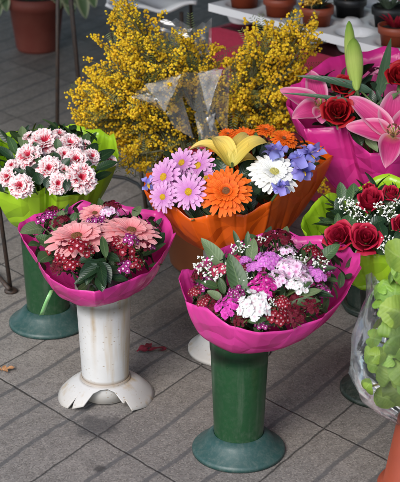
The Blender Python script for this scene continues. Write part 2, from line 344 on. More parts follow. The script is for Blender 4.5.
def pavement():
    k = NT('patterned paving tiles')
    p0 = ground(98, 436); a = ground(0, 378)-p0; b = ground(200, 366)-p0
    a = a[:2]/np.linalg.norm(a[:2]); b = b[:2]/np.linalg.norm(b[:2])
    inv = np.linalg.inv(np.stack([a, b], 1))
    vs = k.n('VectorMath', operation='SUBTRACT'); k.l(k.coord(), vs.inputs[0]); vs.inputs[1].default_value = tuple(p0)
    def dot(r):
        q = k.n('VectorMath', operation='DOT_PRODUCT'); k.l(vs.outputs[0], q.inputs[0]); q.inputs[1].default_value = (r[0], r[1], 0); return q.outputs['Value']
    u, v = dot(inv[0]), dot(inv[1])
    wob = k.math('MULTIPLY', k.math('SUBTRACT', k.noise(16, 5, .7), .5), .012)
    def dist(x, per): return k.math('MULTIPLY', k.math('ABSOLUTE', k.math('SUBTRACT', k.math('FRACT', k.math('ADD', k.math('DIVIDE', x, per), 100.5)), .5)), per)
    T = .40
    su = dist(k.math('ADD', u, wob), T); sv = dist(k.math('ADD', v, wob), T); seam = k.math('MINIMUM', su, sv)
    uw = k.math('ADD', k.math('ADD', u, wob), k.math('MULTIPLY', k.math('SINE', k.math('MULTIPLY', v, 2*math.pi/T)), .0035))
    st = dist(uw, T/4)
    groove = k.math('MULTIPLY', k.ramp(st, [(.0050, 1.), (.0062, 0.)]), k.ramp(su, [(.026, 0.), (.034, 1.)]))
    seamm = k.ramp(seam, [(.0012, 1.), (.0038, 0.)])
    # one tone per tile
    wn = k.n('TexWhiteNoise', noise_dimensions='2D'); cv = k.n('CombineXYZ')
    k.l(k.math('FLOOR', k.math('DIVIDE', u, T)), cv.inputs[0]); k.l(k.math('FLOOR', k.math('DIVIDE', v, T)), cv.inputs[1]); k.l(cv.outputs[0], wn.inputs['Vector'])
    big = k.noise(2.2, 4); mid = k.noise(14, 5, .65); fine = k.noise(170, 4, .75); vor = k.n('TexVoronoi'); vor.inputs['Scale'].default_value = 330; k.l(k.coord(), vor.inputs['Vector'])
    c = k.mix(k.ramp(mid, [(.3, 0.), (.7, 1.)]), (.255, .234, .212), (.178, .163, .148))
    c = k.mix(k.ramp(big, [(.3, .0), (.75, .6)]), c, (.118, .110, .103))
    c = k.mix(k.ramp(k.noise(38, 5, .7), [(.45, 0.), (.7, .5)]), c, (.085, .075, .066))
    c = k.mix(.30, c, wn.outputs['Value'], 'SOFT_LIGHT')
    sp = k.n('SeparateColor'); k.l(vor.outputs['Color'], sp.inputs[0])
    c = k.mix(k.ramp(sp.outputs[0], [(.6, 0.), (.95, .42)]), c, (.34, .31, .27))
    c = k.mix(k.ramp(sp.outputs[1], [(.55, 0.), (.95, .55)]), c, (.070, .062, .055))
    c = k.mix(k.math('MULTIPLY', groove, .72), c, (.072, .072, .074))
    c = k.mix(k.math('MULTIPLY', seamm, .9), c, (.018, .017, .016))
    gum = k.n('TexVoronoi'); gum.inputs['Scale'].default_value = 6; k.l(k.coord(), gum.inputs['Vector']); gs = k.n('SeparateColor'); k.l(gum.outputs['Color'], gs.inputs[0])
    gd = k.math('ADD', gum.outputs['Distance'], k.math('MULTIPLY', k.math('SUBTRACT', k.noise(40, 2), .5), .12))
    c = k.mix(k.math('MULTIPLY', k.ramp(gd, [(.07, .8), (.11, 0.)]), k.ramp(gs.outputs[0], [(.55, 0.), (.56, 1.)])), c, (.035, .033, .032))
    q = ground(97, 426); dv = k.n('VectorMath', operation='DISTANCE'); k.l(k.coord(), dv.inputs[0]); dv.inputs[1].default_value = tuple(q)
    c = k.mix(k.math('MULTIPLY', k.ramp(k.math('ADD', dv.outputs['Value'], k.math('MULTIPLY', k.math('SUBTRACT', k.noise(30, 4), .5), .09)), [(.03, .75), (.06, 0.)]), .9), c, (.035, .035, .037))
    h = k.math('SUBTRACT', k.math('SUBTRACT', k.math('MULTIPLY', fine, .35), k.math('MULTIPLY', groove, .55)), seamm)
    k.bump(h, .55, .004)
    return k.finish(c, k.ramp(mid, [(.3, .55), (.8, .82)]), 0, .4)
M['pavement'] = pavement()

# ------------------------------------------------------------------ the setting
m = MB(); m.add([(-80, -40, 0), (80, -40, 0), (80, 160, 0), (-80, 160, 0)], [(0, 1, 2, 3)])
pv = m.build('pavement', M['pavement'], smooth=False); pv['kind'] = 'structure'
# unseen awning added over the back of the display to shade it
m = MB(); AM = rotz(R(-20)); AO = np.array([.73, 2.0, 0])
box(m, (-9, 0, 2.25), (9, 12, 2.28), 0, AM, AO); box(m, (-9, -.022, 2.08), (9, -.002, 2.28), 0, AM, AO)
aw = thing('shade_awning', 'grey canvas awning added out of view to shade the back of the stall', 'awning', (0.8, 3.6, 0))
m.build('canvas', M['canvas'], aw, shift=(0.8, 3.6, 0), smooth=False)
m = MB()
for x in (-8.9, 8.9):
    for y in (.1, 11.9): q = AM @ np.array([x, y, 0])+AO; tube(m, [q, q+Z*2.25], .02, 10)
m.build('pole', M['iron'], aw, shift=(0.8, 3.6, 0))

# ------------------------------------------------------------------ vases
def vase(px, py, label, body, foot, h=.275, rb=.0515, rt=.0615, rf=.098, name='flower_vase', group='florist vases on the pavement', broken=False, fh=.046):
    P = ground(px, py); t = thing(name, label, 'vase', P, group)
    m = MB()
    lathe(m, [(.001, .004), (rb, .004), (rb+.001, .03)]+[(rb+(rt-rb)*q, .03+(h-.03)*q) for q in np.linspace(.05, .86, 8)] +
          [(rb+(rt-rb)*.86+.0012, h*.872), (rt+.001, h-.004), (rt, h), (rt-.003, h), (rt-.004, h-.02), (rb-.004, .02), (.001, .02)], 72)
    m.build('vase_body', body, t)
    m = MB()
    if not broken:
        lathe(m, [(rb+.0015, fh), (rb+.006, fh-.001), (rb+.016, fh*.80), (rf*.80, fh*.45), (rf-.004, .013), (rf, .009), (rf, .002), (rf-.006, .0015), (rb+.0015, .0015)], 96)
        m.build('flared_foot', foot, t)
    else:
        # collar snapped off at the front, ragged edges, a crack on the left lobe
        def edge(a):
            d = (a-R(270)+math.pi) % (2*math.pi)-math.pi          # angle from the side facing the viewer
            k_ = [(-180, 1), (-115, .98), (-62, 1.02), (-49, 1.0), (-46, .5), (-43, .97), (-28, .80), (-20, .30), (-8, .10), (8, .06), (20, .22), (29, .75), (33, .60), (36, .98), (70, 1.04), (120, 1.), (180, 1)]
            dd = math.degrees(d); return float(np.interp(dd, [q[0] for q in k_], [q[1] for q in k_]))
        n = 180; a = np.linspace(0, 2*math.pi, n, endpoint=False); V = []
        for q in np.linspace(0, 1, 9):
            for x in a:
                e = edge(x); r = rb+.002+(rf-rb)*e*q; f_ = (r-rb)/(rf-rb)
                V.append((r*math.cos(x), r*math.sin(x), fh*(1-f_)**1.0*.93+.004+.006*math.sin(f_*3.1)+.0025*math.sin(5*x)*f_))
        m.add(V, gridf(8, n, True)); m.build('broken_collar', foot, t, solid=.004)
        m = MB(); lathe(m, [(rb+.004, fh-.002), (rb+.005, fh+.004), (rb+.0015, fh+.006)], 72); m.build('collar_ring', foot, t)
    return P, t
vA, _ = vase(238.5, 450, 'dark green plastic vase with teal flared foot, nearest in front', M['green'], M['teal'])
vB, _ = vase(106, 395, 'stained white vase with broken scalloped collar foot', M['white_vase'], M['white_vase'], broken=True, rf=.104)
vC, _ = vase(49, 323, 'dark green vase with teal foot behind the broken white vase', M['green'], M['teal'])
vD, _ = vase(229, 350, 'white vase mostly hidden behind the front green vase, foot unbroken', M['white_vase'], M['white_vase'])
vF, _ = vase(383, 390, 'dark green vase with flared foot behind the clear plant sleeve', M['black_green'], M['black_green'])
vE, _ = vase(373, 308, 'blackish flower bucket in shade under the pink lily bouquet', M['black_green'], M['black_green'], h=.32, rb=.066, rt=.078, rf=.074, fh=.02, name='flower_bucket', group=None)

# ------------------------------------------------------------------ flower head prototypes (unit radius, +z faces out)
protos = {}
def proto(key, name, mb, mats, child=None):
    protos[key] = (name, mb, mats, child)
def gerbera(petal_mat, centre_mat, n=24, rows=3, wid=.24, lift=.1, droop=-.35):
    m = MB()
    for k in range(rows):
        L = 1-.24*k; nn = n-4*k
        for i in range(nn):
            a = 2*math.pi*(i+.5*(k % 2))/nn+rng.normal(0, .04)
            petal(m, L*rng.uniform(.92, 1.04)-.12, wid*rng.uniform(.9, 1.15), gerbw, droop+rng.normal(0, .1), .15+rng.normal(0, .08), 6, 2, 0, rotz(a) @ roty(-lift-.22*k+rng.normal(0, .05)), rotz(a) @ np.array([.12, 0, .03*k]))
    c = MB(); ball(c, (0, 0, .03), 1, 0, ICO2, (.2, .2, .1))
    for i in range(120):
        r = .2*math.sqrt(rng.random()); a = rng.uniform(0, 6.3); ball(c, (r*math.cos(a), r*math.sin(a), .10*math.sqrt(max(0, 1-(r/.21)**2))+.03), .022, 0, ICO1)
    return m, [M[petal_mat]], ('flower_centre', c, [M[centre_mat]])
proto('gerbera_salmon', 'gerbera', *gerbera('g_salmon', 'brown_centre', 26, 3, .22, .12))
proto('gerbera_orange', 'gerbera', *gerbera('g_orange', 'brown_centre', 30, 4, .17, .12))
proto('gerbera_white', 'gerbera', *gerbera('g_white', 'pale_centre', 26, 3, .22, .1))
for i in range(3): proto('daisy%d' % i, 'daisy', *gerbera('d_pink', 'yellow', 18+i, 2, .215, (.12, .22, .0)[i], (-.3, -.55, -.1)[i]))
def carnation():
    m = MB()
    for k, (n, L, el) in enumerate([(9, 1., .12), (9, .98, .4), (9, .9, .7), (8, .78, 1.0), (6, .66, 1.25)]):
        for i in range(n):
            a = 2*math.pi*(i+.5*(k % 2))/n+rng.normal(0, .12)
            petal(m, L*rng.uniform(.9, 1.05), .85*L, fanw, -.5+rng.normal(0, .2), rng.uniform(-.3, .4), 6, 8, .075, rotz(a) @ roty(-el+rng.normal(0, .08)), (0, 0, .0), jag=.12)
    c = MB(); lathe(c, [(.02, -1.0), (.16, -.95), (.2, -.5), (.26, -.05), (.1, 0.05)], 12)
    return m, [M['carn']], ('calyx', c, [M['stem']])
for i in range(3): proto('carnation%d' % i, 'carnation', *carnation())
def rose(mat, op=1.):
    m = MB(); n = 17
    for i in range(n):
        f = i/(n-1); r = .10+.72*f**.9*op; h = 1.25-.38*f; ac = i*2.4; sp = 1.9-.7*f
        u = np.linspace(0, 1, 9); s = np.linspace(-1, 1, 9); S, U = np.meshgrid(s, u)
        curl = np.clip((U-.72)/.28, 0, 1)**2
        top = 1-.22*S*S*f-.1*np.abs(S)
        rr = r*(.30+.70*np.sin(np.minimum(1, U*1.25)*math.pi/2))*(1-.14*U*(1-f)) + curl*.24*f*(1-.5*np.abs(S))+.02*np.sin(S*5+i)*U
        rr = rr+.04*f*S*S
        A = ac+S*sp/2*(1+.25*(1-U)); zz = U*h*top-curl*.16*f
        m.add(np.stack([rr*np.cos(A), rr*np.sin(A), zz-.45], -1).reshape(-1, 3), gridf(8, 8), 0, np.stack([U.ravel(), S.ravel(), 0*S.ravel()], 1))
    c = MB()
    lathe(c, [(.03, -.62), (.2, -.55), (.3, -.42), (.2, -.38)], 12)
    for i in range(5): petal(c, .7, .22, leafw, -.9, .1, 6, 2, 0, rotz(i*1.257) @ roty(-.5), rotz(i*1.257) @ np.array([.22, 0, -.42]))
    return m, [M[mat]], ('calyx', c, [M['stem']])
proto('rose', 'rose', *rose('rose')); proto('rose2', 'rose', *rose('rose', .9)); proto('rose_dark', 'rose', *rose('rose_dark'))
def sweetw(mat, n=14, fl=.34, flat=.55):
    """a domed head of small fringed five-petalled florets"""
    m = MB()
    for i in range(n):
        r = .88*math.sqrt((i+.4)/n); a = i*2.39996+rng.normal(0, .15); zz = flat*math.sqrt(max(0.02, 1-r*r*.95))+rng.normal(0, .06)
        nn = unit((r*math.cos(a)*.9+rng.normal(0, .22), r*math.sin(a)*.9+rng.normal(0, .22), .75)); F = frame(nn) @ rotz(rng.uniform(0, 6)); q = fl*rng.uniform(.85, 1.12)
        o = np.array([r*math.cos(a), r*math.sin(a), zz])
        for j in range(5):
            petal(m, q, q*1.12, fanw, rng.normal(-.2, .12), rng.normal(.05, .12), 4, 4, .018, F @ rotz(j*1.2566+rng.normal(0, .06)) @ roty(-.18), o, jag=.18)
        tube(m, [o-nn*.05, o-nn*.55], [.05, .035], 5, 1)
    for i in range(46):                                            # thread-like bracts
        a = rng.uniform(0, 6.28); r = rng.uniform(.2, 1.05); P = np.array([r*math.cos(a), r*math.sin(a), rng.uniform(-.1, .35)])
        blade(m, P*np.array([.7, .7, 0])-np.array([0, 0, .2]), P+np.array([math.cos(a)*.2, math.sin(a)*.2, 0]), .07, (0, 0, 1), 0, leafw, 0, 3, 1, mat=1)
    return m, [M[mat], M['stem']], None
for q in ('crimson', 'red', 'wine'): proto('few_'+q, 'sweet_william', *sweetw('sw_'+q, 8, .38, .35))
for q in ('mag', 'hot', 'white', 'pale', 'orchid', 'red', 'crimson', 'maroon', 'wine', 'rosy'):
    small = q in ('red', 'maroon', 'wine')
    proto('sw_'+q, 'sweet_william', *sweetw('sw_'+q, 26 if q == 'maroon' else 20 if small else 19, .20 if q == 'maroon' else .25 if small else .285))
def gyp(n=34):
    m = MB()
    for i in range(n):
        d = unit((rng.normal(0, .75), rng.normal(0, .75), abs(rng.normal(0, .6))+.1)); p = d*rng.uniform(.45, 1.0)
        tube(m, [(0, 0, -.5), p*.5+np.array([0, 0, -.1]), p], .012, 3, 1, False)
        for j in range(6): ball(m, p+rng.normal(0, .035, 3), .055, 0, ICO1, (1, 1, .7))
    return m, [M['gyp'], M['stem']], None
proto('gyp0', 'gypsophila_spray', *gyp()); proto('gyp1', 'gypsophila_spray', *gyp(26))
meshes = {}
def inst(key):
    name, mb, mats, child = protos[key]
    if key not in meshes:
        o = mb.build(name, mats); ch = child[1].build(child[0], child[2], o) if child else None
        meshes[key] = (o, ch); return o
    o0, c0 = meshes[key]; o = o0.copy(); col.objects.link(o)
    if c0: c = c0.copy(); col.objects.link(c); c.parent = o
    return o

# ------------------------------------------------------------------ bouquets
class Bouquet:
    def __init__(s, label, neck, rn, plane_px, plane_y, tilt, rim, paper, group='wrapped bouquets', roll=0., bulge=.55, drop=.12, folds=7, amp=.012, crz=.006, fold_amp=.013):
        s.base = np.array(neck, float); s.o = deep(*plane_px, plane_y)
        s.n = unit((math.sin(roll), -math.sin(tilt), math.cos(tilt))); s.F = frame(s.n)
        s.t = thing('bouquet', label, 'bouquet', s.base, group); s.stems = MB(); s.d = np.linalg.norm(s.o-EYE)/FPX
        P = np.array([hit(x+rng.uniform(-1, 1)*2.2, y+rng.uniform(-1, 1)*2.4, s.o, s.n) for x, y in rim])+s.n[None]*rng.uniform(-.008, .012, len(rim))[:, None]
        # closed Catmull-Rom through the rim
        N = 26; Q = []; L = len(P)
        for i in range(L):
            a, b, c, d = P[i-1], P[i], P[(i+1) % L], P[(i+2) % L]
            for u in np.linspace(0, 1, N, endpoint=False):
                sm_ = .5*(2*b+(c-a)*u+(2*a-5*b+4*c-d)*u*u+(3*b-a-3*c+d)*u**3); Q.append(.12*sm_+.88*(b+(c-b)*u))
        Q = np.array(Q); s.rimw = Q; n = len(Q); s.c = P.mean(0); s.R = np.linalg.norm(P-s.c, axis=1).mean()
        ang = np.unwrap(np.arctan2(Q[:, 1]-s.c[1], Q[:, 0]-s.c[0]))
        ph = rng.uniform(0, 6, 4)
        fold = sum(np.sin(ang*k+ph[i])/(i+1.3) for i, k in enumerate((folds, folds*2-1, folds*3+2, 5)))
        Q = Q+s.n[None]*(fold*amp)[:, None]
        s.m = MB(); V = []; A = []
        ca = rng.uniform(-math.pi, math.pi, 16); cw_ = rng.uniform(.07, .28, 16); cd_ = rng.uniform(-1, 1, 16)
        crease = sum(cd_[i]*np.exp(-np.abs((ang-ca[i]+math.pi) % (2*math.pi)-math.pi)/cw_[i]) for i in range(16))*crz
        kn = np.sort(rng.uniform(0, n, 6+2*folds)); kh = rng.uniform(-1, 1, len(kn)); kx = np.concatenate([kn-n, kn, kn+n]); zz1 = np.interp(np.arange(n), kx, np.tile(kh, 3)); kh2 = rng.uniform(-1, 1, len(kn)); zz2 = np.interp(np.arange(n), kx+3, np.tile(kh2, 3))
        rk = np.sort(rng.uniform(0, n, 30)); rip = np.interp(np.arange(n), np.concatenate([rk-n, rk, rk+n]), np.tile(rng.uniform(-1, 1, 30), 3))
        cor = ang[::N]; zig = (rng.uniform(.4, 1, L)*np.where(np.arange(L) % 2 == 0, 1, -1))
        zz_ = np.interp(np.arange(n)/N, np.arange(L+1), np.append(zig, zig[0])); sub_ = np.interp(np.arange(n)/N*2.37 % L, np.arange(L+1), np.append(zig, zig[0])[::-1])
        rows = 18
        for t in np.linspace(0, 1, rows+1):
            na = ang+.15*np.sin(ang*3+ph[0])
            Nk = np.stack([s.base[0]+rn*np.cos(na), s.base[1]+rn*np.sin(na), np.full(n, s.base[2])], 1)
            Ct = Nk+(Q-Nk)*bulge; Ct[:, 2] = Nk[:, 2]+(Q[:, 2]-Nk[:, 2])*drop
            C = (1-t)**2*Nk+2*t*(1-t)*Ct+t*t*Q
            out = Q-s.c; out /= np.linalg.norm(out, axis=1, keepdims=True)
            pl = np.abs(((ang*folds*1.7/math.pi+ph[2]) % 2)-1)-.5            # sharp gathered pleats near the neck
            C = C+(out*.8+s.n*.45*t)*(crease*math.sin(math.pi*min(1, t*.78)))[:, None]
            C = C+(out*.7+s.n*.5*t)*((zz1*(1-t)+zz2*t)*fold_amp*(.25+.75*math.sin(math.pi*min(1, .1+t*.7))))[:, None]
            C = C+(out*.75+s.n*.65)*(rip*.0085*t**4)[:, None]
            C = C+out*((fold*.003*math.sin(math.pi*t)+zz2*.012*math.sin(math.pi*min(1, t*1.6))*(1-t)))[:, None]
            V.append(C); A.append(np.stack([np.full(n, t), ang, ang*0], 1))
        s.m.add(np.concatenate(V), gridf(rows, n, True), 0, np.concatenate(A))
        s.paper = s.m.build('wrapping_paper', paper, s.t, shift=s.base, solid=.0003)
    def P(s, px, py, h=0.): return hit(px, py, s.o+s.n*h, s.n)
    def out(s, p, k=.9): r = (p-s.c); r = r-s.n*np.dot(r, s.n); return unit(s.n+k*r/s.R)
    def flower(s, key, px, py, rp, h=.03, lean=.6, tilt=(0, 0, 0), spin=None, sz=1.):
        p = s.P(px, py, h); o = inst(key); nn = unit(s.out(p, lean)+np.array(tilt)); F = frame(nn) @ rotz(rng.uniform(0, 6.3) if spin is None else spin)
        o.parent = s.t; o.location = tuple(p-s.base); o.rotation_euler = Matrix(F.tolist()).to_euler(); r = rp*s.d; o.scale = (r, r, r*sz)
        tube(s.stems, [s.base+np.array([0, 0, -.12]), s.base+(p-s.base)*np.array([.13, .13, .1])+np.array([0, 0, .012]), s.base+(p-s.base)*np.array([.55, .55, .62]), p-nn*r*.3], .0022, 5, 0, False)
        return o
    def leaf(s, bx, by, tx, ty, w, h0=.0, h1=.03, mat='leaf', bend=.12, cup=.25, wfn=None, name='leaf', up=None, wave=.02):
        m = MB(); p0 = s.P(bx, by, h0); p1 = s.P(tx, ty, h1)
        u = up if up is not None else unit(s.n+unit(EYE-p0)*.8)
        blade(m, p0, p1, w*s.d, u, bend, wfn or leafw, cup, 10, 4, wave)
        o = m.build(name, M[mat], s.t, loc=tuple(p0-s.base), shift=p0)
        tube(s.stems, [s.base+np.array([0, 0, -.1]), s.base+(p0-s.base)*np.array([.13, .13, .1])+np.array([0, 0, .012]), s.base+(p0-s.base)*np.array([.6, .6, .7]), p0], .0016, 5, 0, False)
        return o
    def foliage(s, n, mats, size=(.03, .055), fill=.8, h=(-.02, .02), name='foliage', wr=.42):
        m = MB()
        for i in range(n):
            k_ = rng.integers(len(s.rimw)); f = math.sqrt(rng.random())*fill
            p = s.c+(s.rimw[k_]-s.c)*f+s.n*rng.uniform(*h); nn = s.out(p, .9); a = rng.uniform(0, 6.28); L = rng.uniform(*size)
            F = frame(nn); d = F[:, 0]*math.cos(a)+F[:, 1]*math.sin(a)+nn*rng.uniform(.3, 1.1)-unit(p-s.c)*(.9 if f > .62 else -.2)
            blade(m, p-s.n*.012, p+unit(d)*L, L*wr*rng.uniform(.8, 1.2), unit(nn+rng.normal(0, .35, 3)), .12, leafw, .25, 6, 2, .02, mat=rng.integers(len(mats)))
        # low filler inside the cone so that no one sees down to bare paper
        for i in range(n//2):
            k_ = rng.integers(len(s.rimw)); f = math.sqrt(rng.random())*.42; q = s.c+(s.rimw[k_]-s.c)*f; p = s.base+(q-s.base)*rng.uniform(.6, .85)
            d = unit(unit(p-s.base)+s.n*.7+rng.normal(0, .4, 3)); L = rng.uniform(*size)*.8
            blade(m, p, p+d*L, L*wr, unit(rng.normal(0, 1, 3)), .1, leafw, .2, 5, 2, mat=rng.integers(len(mats)))
        return m.build(name, [M[x] for x in mats], s.t, shift=s.base)
    def done(s): s.stems.build('stems', M['stem'], s.t, shift=s.base)
    def ribbon(s, pts, w, mat):
        m = MB(); P_ = [deep(x, y, d) for x, y, d in pts]
        V = []
        for p in P_: V += [p-np.array([w/2, .002, 0]), p+np.array([w/2, .002, .0])]
        m.add(V, gridf(len(P_)-1, 1)); return m.build('ribbon', M[mat], s.t, shift=s.base, solid=.0006)

# A: front, magenta wrap, sweet williams
B = Bouquet('magenta wrapped bouquet of white, pink and purple sweet williams in the front green vase', vA+np.array([.008, 0, .262]), .053, (270, 281), vA[1]+.0, R(9),
    [(179, 282), (187, 300), (207, 313), (232, 327), (262, 331), (292, 327), (322, 318), (345, 298), (361, 268), (350, 251), (326, 239), (300, 232), (268, 229), (238, 235), (210, 246), (190, 262)], M['magenta'], bulge=.74, drop=.20, folds=5, amp=.003)
B.foliage(330, ['leaf', 'leaf_dark', 'leaf'], (.020, .038), .88, h=(-.03, .012))
for a in [('sw_white', 254, 308, 17, .035), ('sw_mag', 263, 288, 15, .048), ('sw_hot', 228, 308, 13, .025), ('sw_orchid', 268, 263, 15, .045), ('sw_pale', 291, 271, 17, .05), ('sw_pale', 287, 253, 10, .04),
          ('sw_pale', 278, 281, 12, .052), ('sw_white', 297, 287, 11, .042), ('sw_maroon', 277, 243, 20, .035), ('sw_maroon', 262, 245, 12, .035), ('sw_red', 312, 254, 11, .03), ('sw_red', 278, 317, 12, .02), ('sw_maroon', 240, 320, 9, .01), ('sw_wine', 262, 324, 8, .005), ('sw_maroon', 310, 306, 11, .015), ('sw_wine', 322, 292, 9, .01), ('sw_maroon', 216, 308, 9, .005), ('sw_red', 204, 302, 8, .005), ('sw_maroon', 200, 276, 10, .01), ('sw_wine', 328, 270, 8, .015), ('sw_maroon', 322, 262, 9, .015), ('sw_orchid', 244, 262, 8, .035), ('sw_wine', 236, 294, 9, .03), ('sw_maroon', 268, 300, 10, .03),
          ('sw_maroon', 293, 316, 13, .015), ('sw_crimson', 282, 303, 8, .035), ('sw_orchid', 316, 276, 11, .03), ('sw_wine', 307, 270, 8, .03), ('sw_rosy', 220, 272, 10, .025), ('sw_rosy', 236, 263, 9, .03), ('sw_wine', 207, 287, 12, .012),
          ('sw_red', 196, 292, 8, .01), ('sw_orchid', 255, 268, 9, .04), ('sw_pale', 303, 281, 10, .045), ('sw_maroon', 298, 300, 10, .02), ('sw_red', 246, 268, 7, .035), ('sw_maroon', 213, 296, 8, .01)]:
    B.flower(*a)
for i, a in enumerate([(205, 267, 13), (214, 277, 12), (240, 251, 11), (230, 272, 10), (297, 263, 11), (319, 266, 11), (245, 279, 8), (270, 304, 7), (282, 262, 9), (262, 242, 9)]): B.flower('gyp%d' % (i % 2), *a, .045)
for a in [(226, 270, 201, 238, 16, 0, .05, 'leaf_pale', .06), (243, 300, 229, 253, 19, .02, .085, 'leaf', .08), (238, 292, 248, 272, 9, .02, .05, 'leaf'), (250, 264, 254, 238, 12, .03, .06, 'leaf_pale'), (262, 252, 271, 226, 10, .02, .04, 'leaf_blue'),
          (282, 249, 287, 226, 11, .02, .04, 'leaf_pale'), (240, 250, 233, 230, 6, .02, .05, 'leaf'), (247, 248, 248, 231, 6, .02, .05, 'leaf'), (318, 264, 340, 244, 14, .01, .04, 'leaf'), (312, 272, 337, 268, 8, .01, .03, 'leaf'),
          (306, 292, 334, 297, 9, .01, .02, 'leaf_dark'), (290, 305, 321, 301, 10, .02, .025, 'leaf'), (299, 297, 322, 290, 9, .03, .03, 'leaf_pale'), (294, 292, 312, 282, 8, .04, .05, 'leaf'), (218, 288, 201, 283, 10, .02, .035, 'leaf'), (222, 300, 207, 291, 9, .02, .03, 'leaf_pale'),
          (224, 294, 219, 277, 8, .02, .05, 'leaf'), (205, 292, 198, 280, 8, .0, .03, 'leaf'), (284, 318, 262, 324, 9, .02, .01, 'leaf_dark'), (248, 322, 268, 319, 9, .02, .02, 'leaf'), (240, 312, 232, 323, 8, .02, .01, 'leaf_dark'), (303, 258, 306, 244, 6, .02, .05, 'leaf'),
          (275, 292, 269, 275, 9, .04, .07, 'leaf'), (214, 262, 207, 246, 8, .0, .03, 'leaf_pale'), (326, 280, 338, 282, 7, 0, .02, 'leaf'), (252, 296, 245, 288, 7, .04, .05, 'leaf_dark')]:
    B.leaf(*a)
B.done()

# B: left-middle, magenta wrap, salmon gerberas
B = Bouquet('magenta wrapped bouquet with salmon pink gerberas in the white vase', vB+np.array([-.004, 0, .260]), .052, (97, 249), vB[1]+.0, R(9),
    [(20, 232), (28, 252), (48, 274), (70, 290), (95, 293), (120, 286), (146, 270), (163, 258), (175, 240), (171, 224), (158, 211), (135, 206), (108, 205), (78, 207), (48, 213), (28, 221)], M['magenta'], bulge=.76, drop=.12, folds=6, amp=.003)
B.foliage(330, ['leaf_dark', 'leaf', 'leaf_dark'], (.020, .036), .86, h=(-.03, .012))
B.flower('gerbera_salmon', 77, 238, 33, .056, .15, (-.08, .06, .0)); B.flower('gerbera_salmon', 131, 232, 31, .056, .15, (.08, .10, .0)); B.flower('gerbera_salmon', 95, 214, 17, .04, .2, (0, -.2, .0))
for a in [('few_crimson', 78, 246, 10, .078), ('few_wine', 131, 240, 8, .070), ('few_crimson', 88, 250, 8, .06), ('sw_maroon', 66, 247, 9, .052), ('few_red', 118, 243, 9, .055), ('sw_maroon', 142, 246, 9, .045), ('few_red', 60, 262, 7, .03), ('sw_maroon', 84, 262, 9, .035), ('sw_maroon', 120, 258, 9, .04), ('few_crimson', 63, 256, 8, .045), ('few_crimson', 71, 265, 8, .035), ('sw_wine', 47, 221, 12, .035), ('sw_wine', 96, 224, 11, .05), ('few_crimson', 106, 237, 11, .05), ('few_red', 103, 230, 9, .05), ('few_red', 127, 250, 11, .055), ('few_red', 136, 263, 8, .035), ('few_wine', 124, 267, 8, .03),
          ('sw_maroon', 112, 208, 11, .035), ('sw_pale', 109, 215, 11, .04), ('sw_maroon', 60, 224, 12, .035), ('sw_maroon', 112, 247, 9, .045), ('sw_maroon', 52, 213, 10, .025), ('few_crimson', 51, 249, 7, .03), ('sw_maroon', 58, 268, 8, .02), ('sw_wine', 150, 247, 6, .03), ('sw_maroon', 118, 226, 9, .05)]:
    B.flower(*a)
for a in [(44, 228, 20, 233, 17, .02, .03, 'leaf_pale'), (55, 232, 63, 210, 13, .03, .05, 'leaf_pale'), (52, 245, 35, 236, 12, .01, .03, 'leaf'), (50, 255, 38, 262, 16, .02, .02, 'leaf'), (58, 238, 45, 240, 9, .02, .03, 'leaf'), (94, 222, 92, 203, 10, .02, .04, 'leaf'), (104, 214, 99, 198, 8, .02, .04, 'leaf'), (133, 217, 141, 206, 9, .02, .03, 'leaf_pale'),
          (140, 250, 147, 234, 12, .03, .05, 'leaf_dark'), (152, 245, 165, 233, 12, .02, .035, 'leaf_dark'), (143, 256, 166, 243, 8, .01, .02, 'leaf'), (106, 258, 102, 236, 8, .06, .075, 'leaf'), (96, 262, 86, 285, 12, .05, .02, 'leaf_dark'), (102, 262, 110, 284, 12, .05, .02, 'leaf_dark'), (96, 270, 80, 275, 10, .03, .02, 'leaf_dark'), (106, 270, 122, 272, 11, .04, .02, 'leaf_dark'),
          (92, 258, 78, 262, 9, .05, .04, 'leaf_dark'), (105, 255, 120, 262, 10, .05, .05, 'leaf_dark'), (100, 276, 102, 292, 12, .03, .01, 'leaf_dark'), (110, 278, 128, 280, 9, .02, .01, 'leaf_dark'), (90, 278, 74, 284, 8, .02, .01, 'leaf_dark'), (40, 244, 28, 246, 9, 0, .015, 'leaf'), (45, 222, 36, 218, 8, .01, .03, 'leaf_dark'), (70, 226, 76, 212, 8, .03, .05, 'leaf'), (154, 240, 158, 228, 7, .02, .03, 'leaf')]:
    B.leaf(*a)
for i in range(5): B.leaf(98+rng.uniform(-12, 12), 262+rng.uniform(-4, 8), 98+rng.uniform(-22, 22), 278+rng.uniform(-4, 10), 10, .05, .03, 'leaf_dark')
B.ribbon([(52, 290, vB[1]-.105), (49, 296, vB[1]-.118), (46, 303, vB[1]-.118), (43, 311, vB[1]-.112), (41.5, 315, vB[1]-.105)], .009, 'ribbon')
B.done()

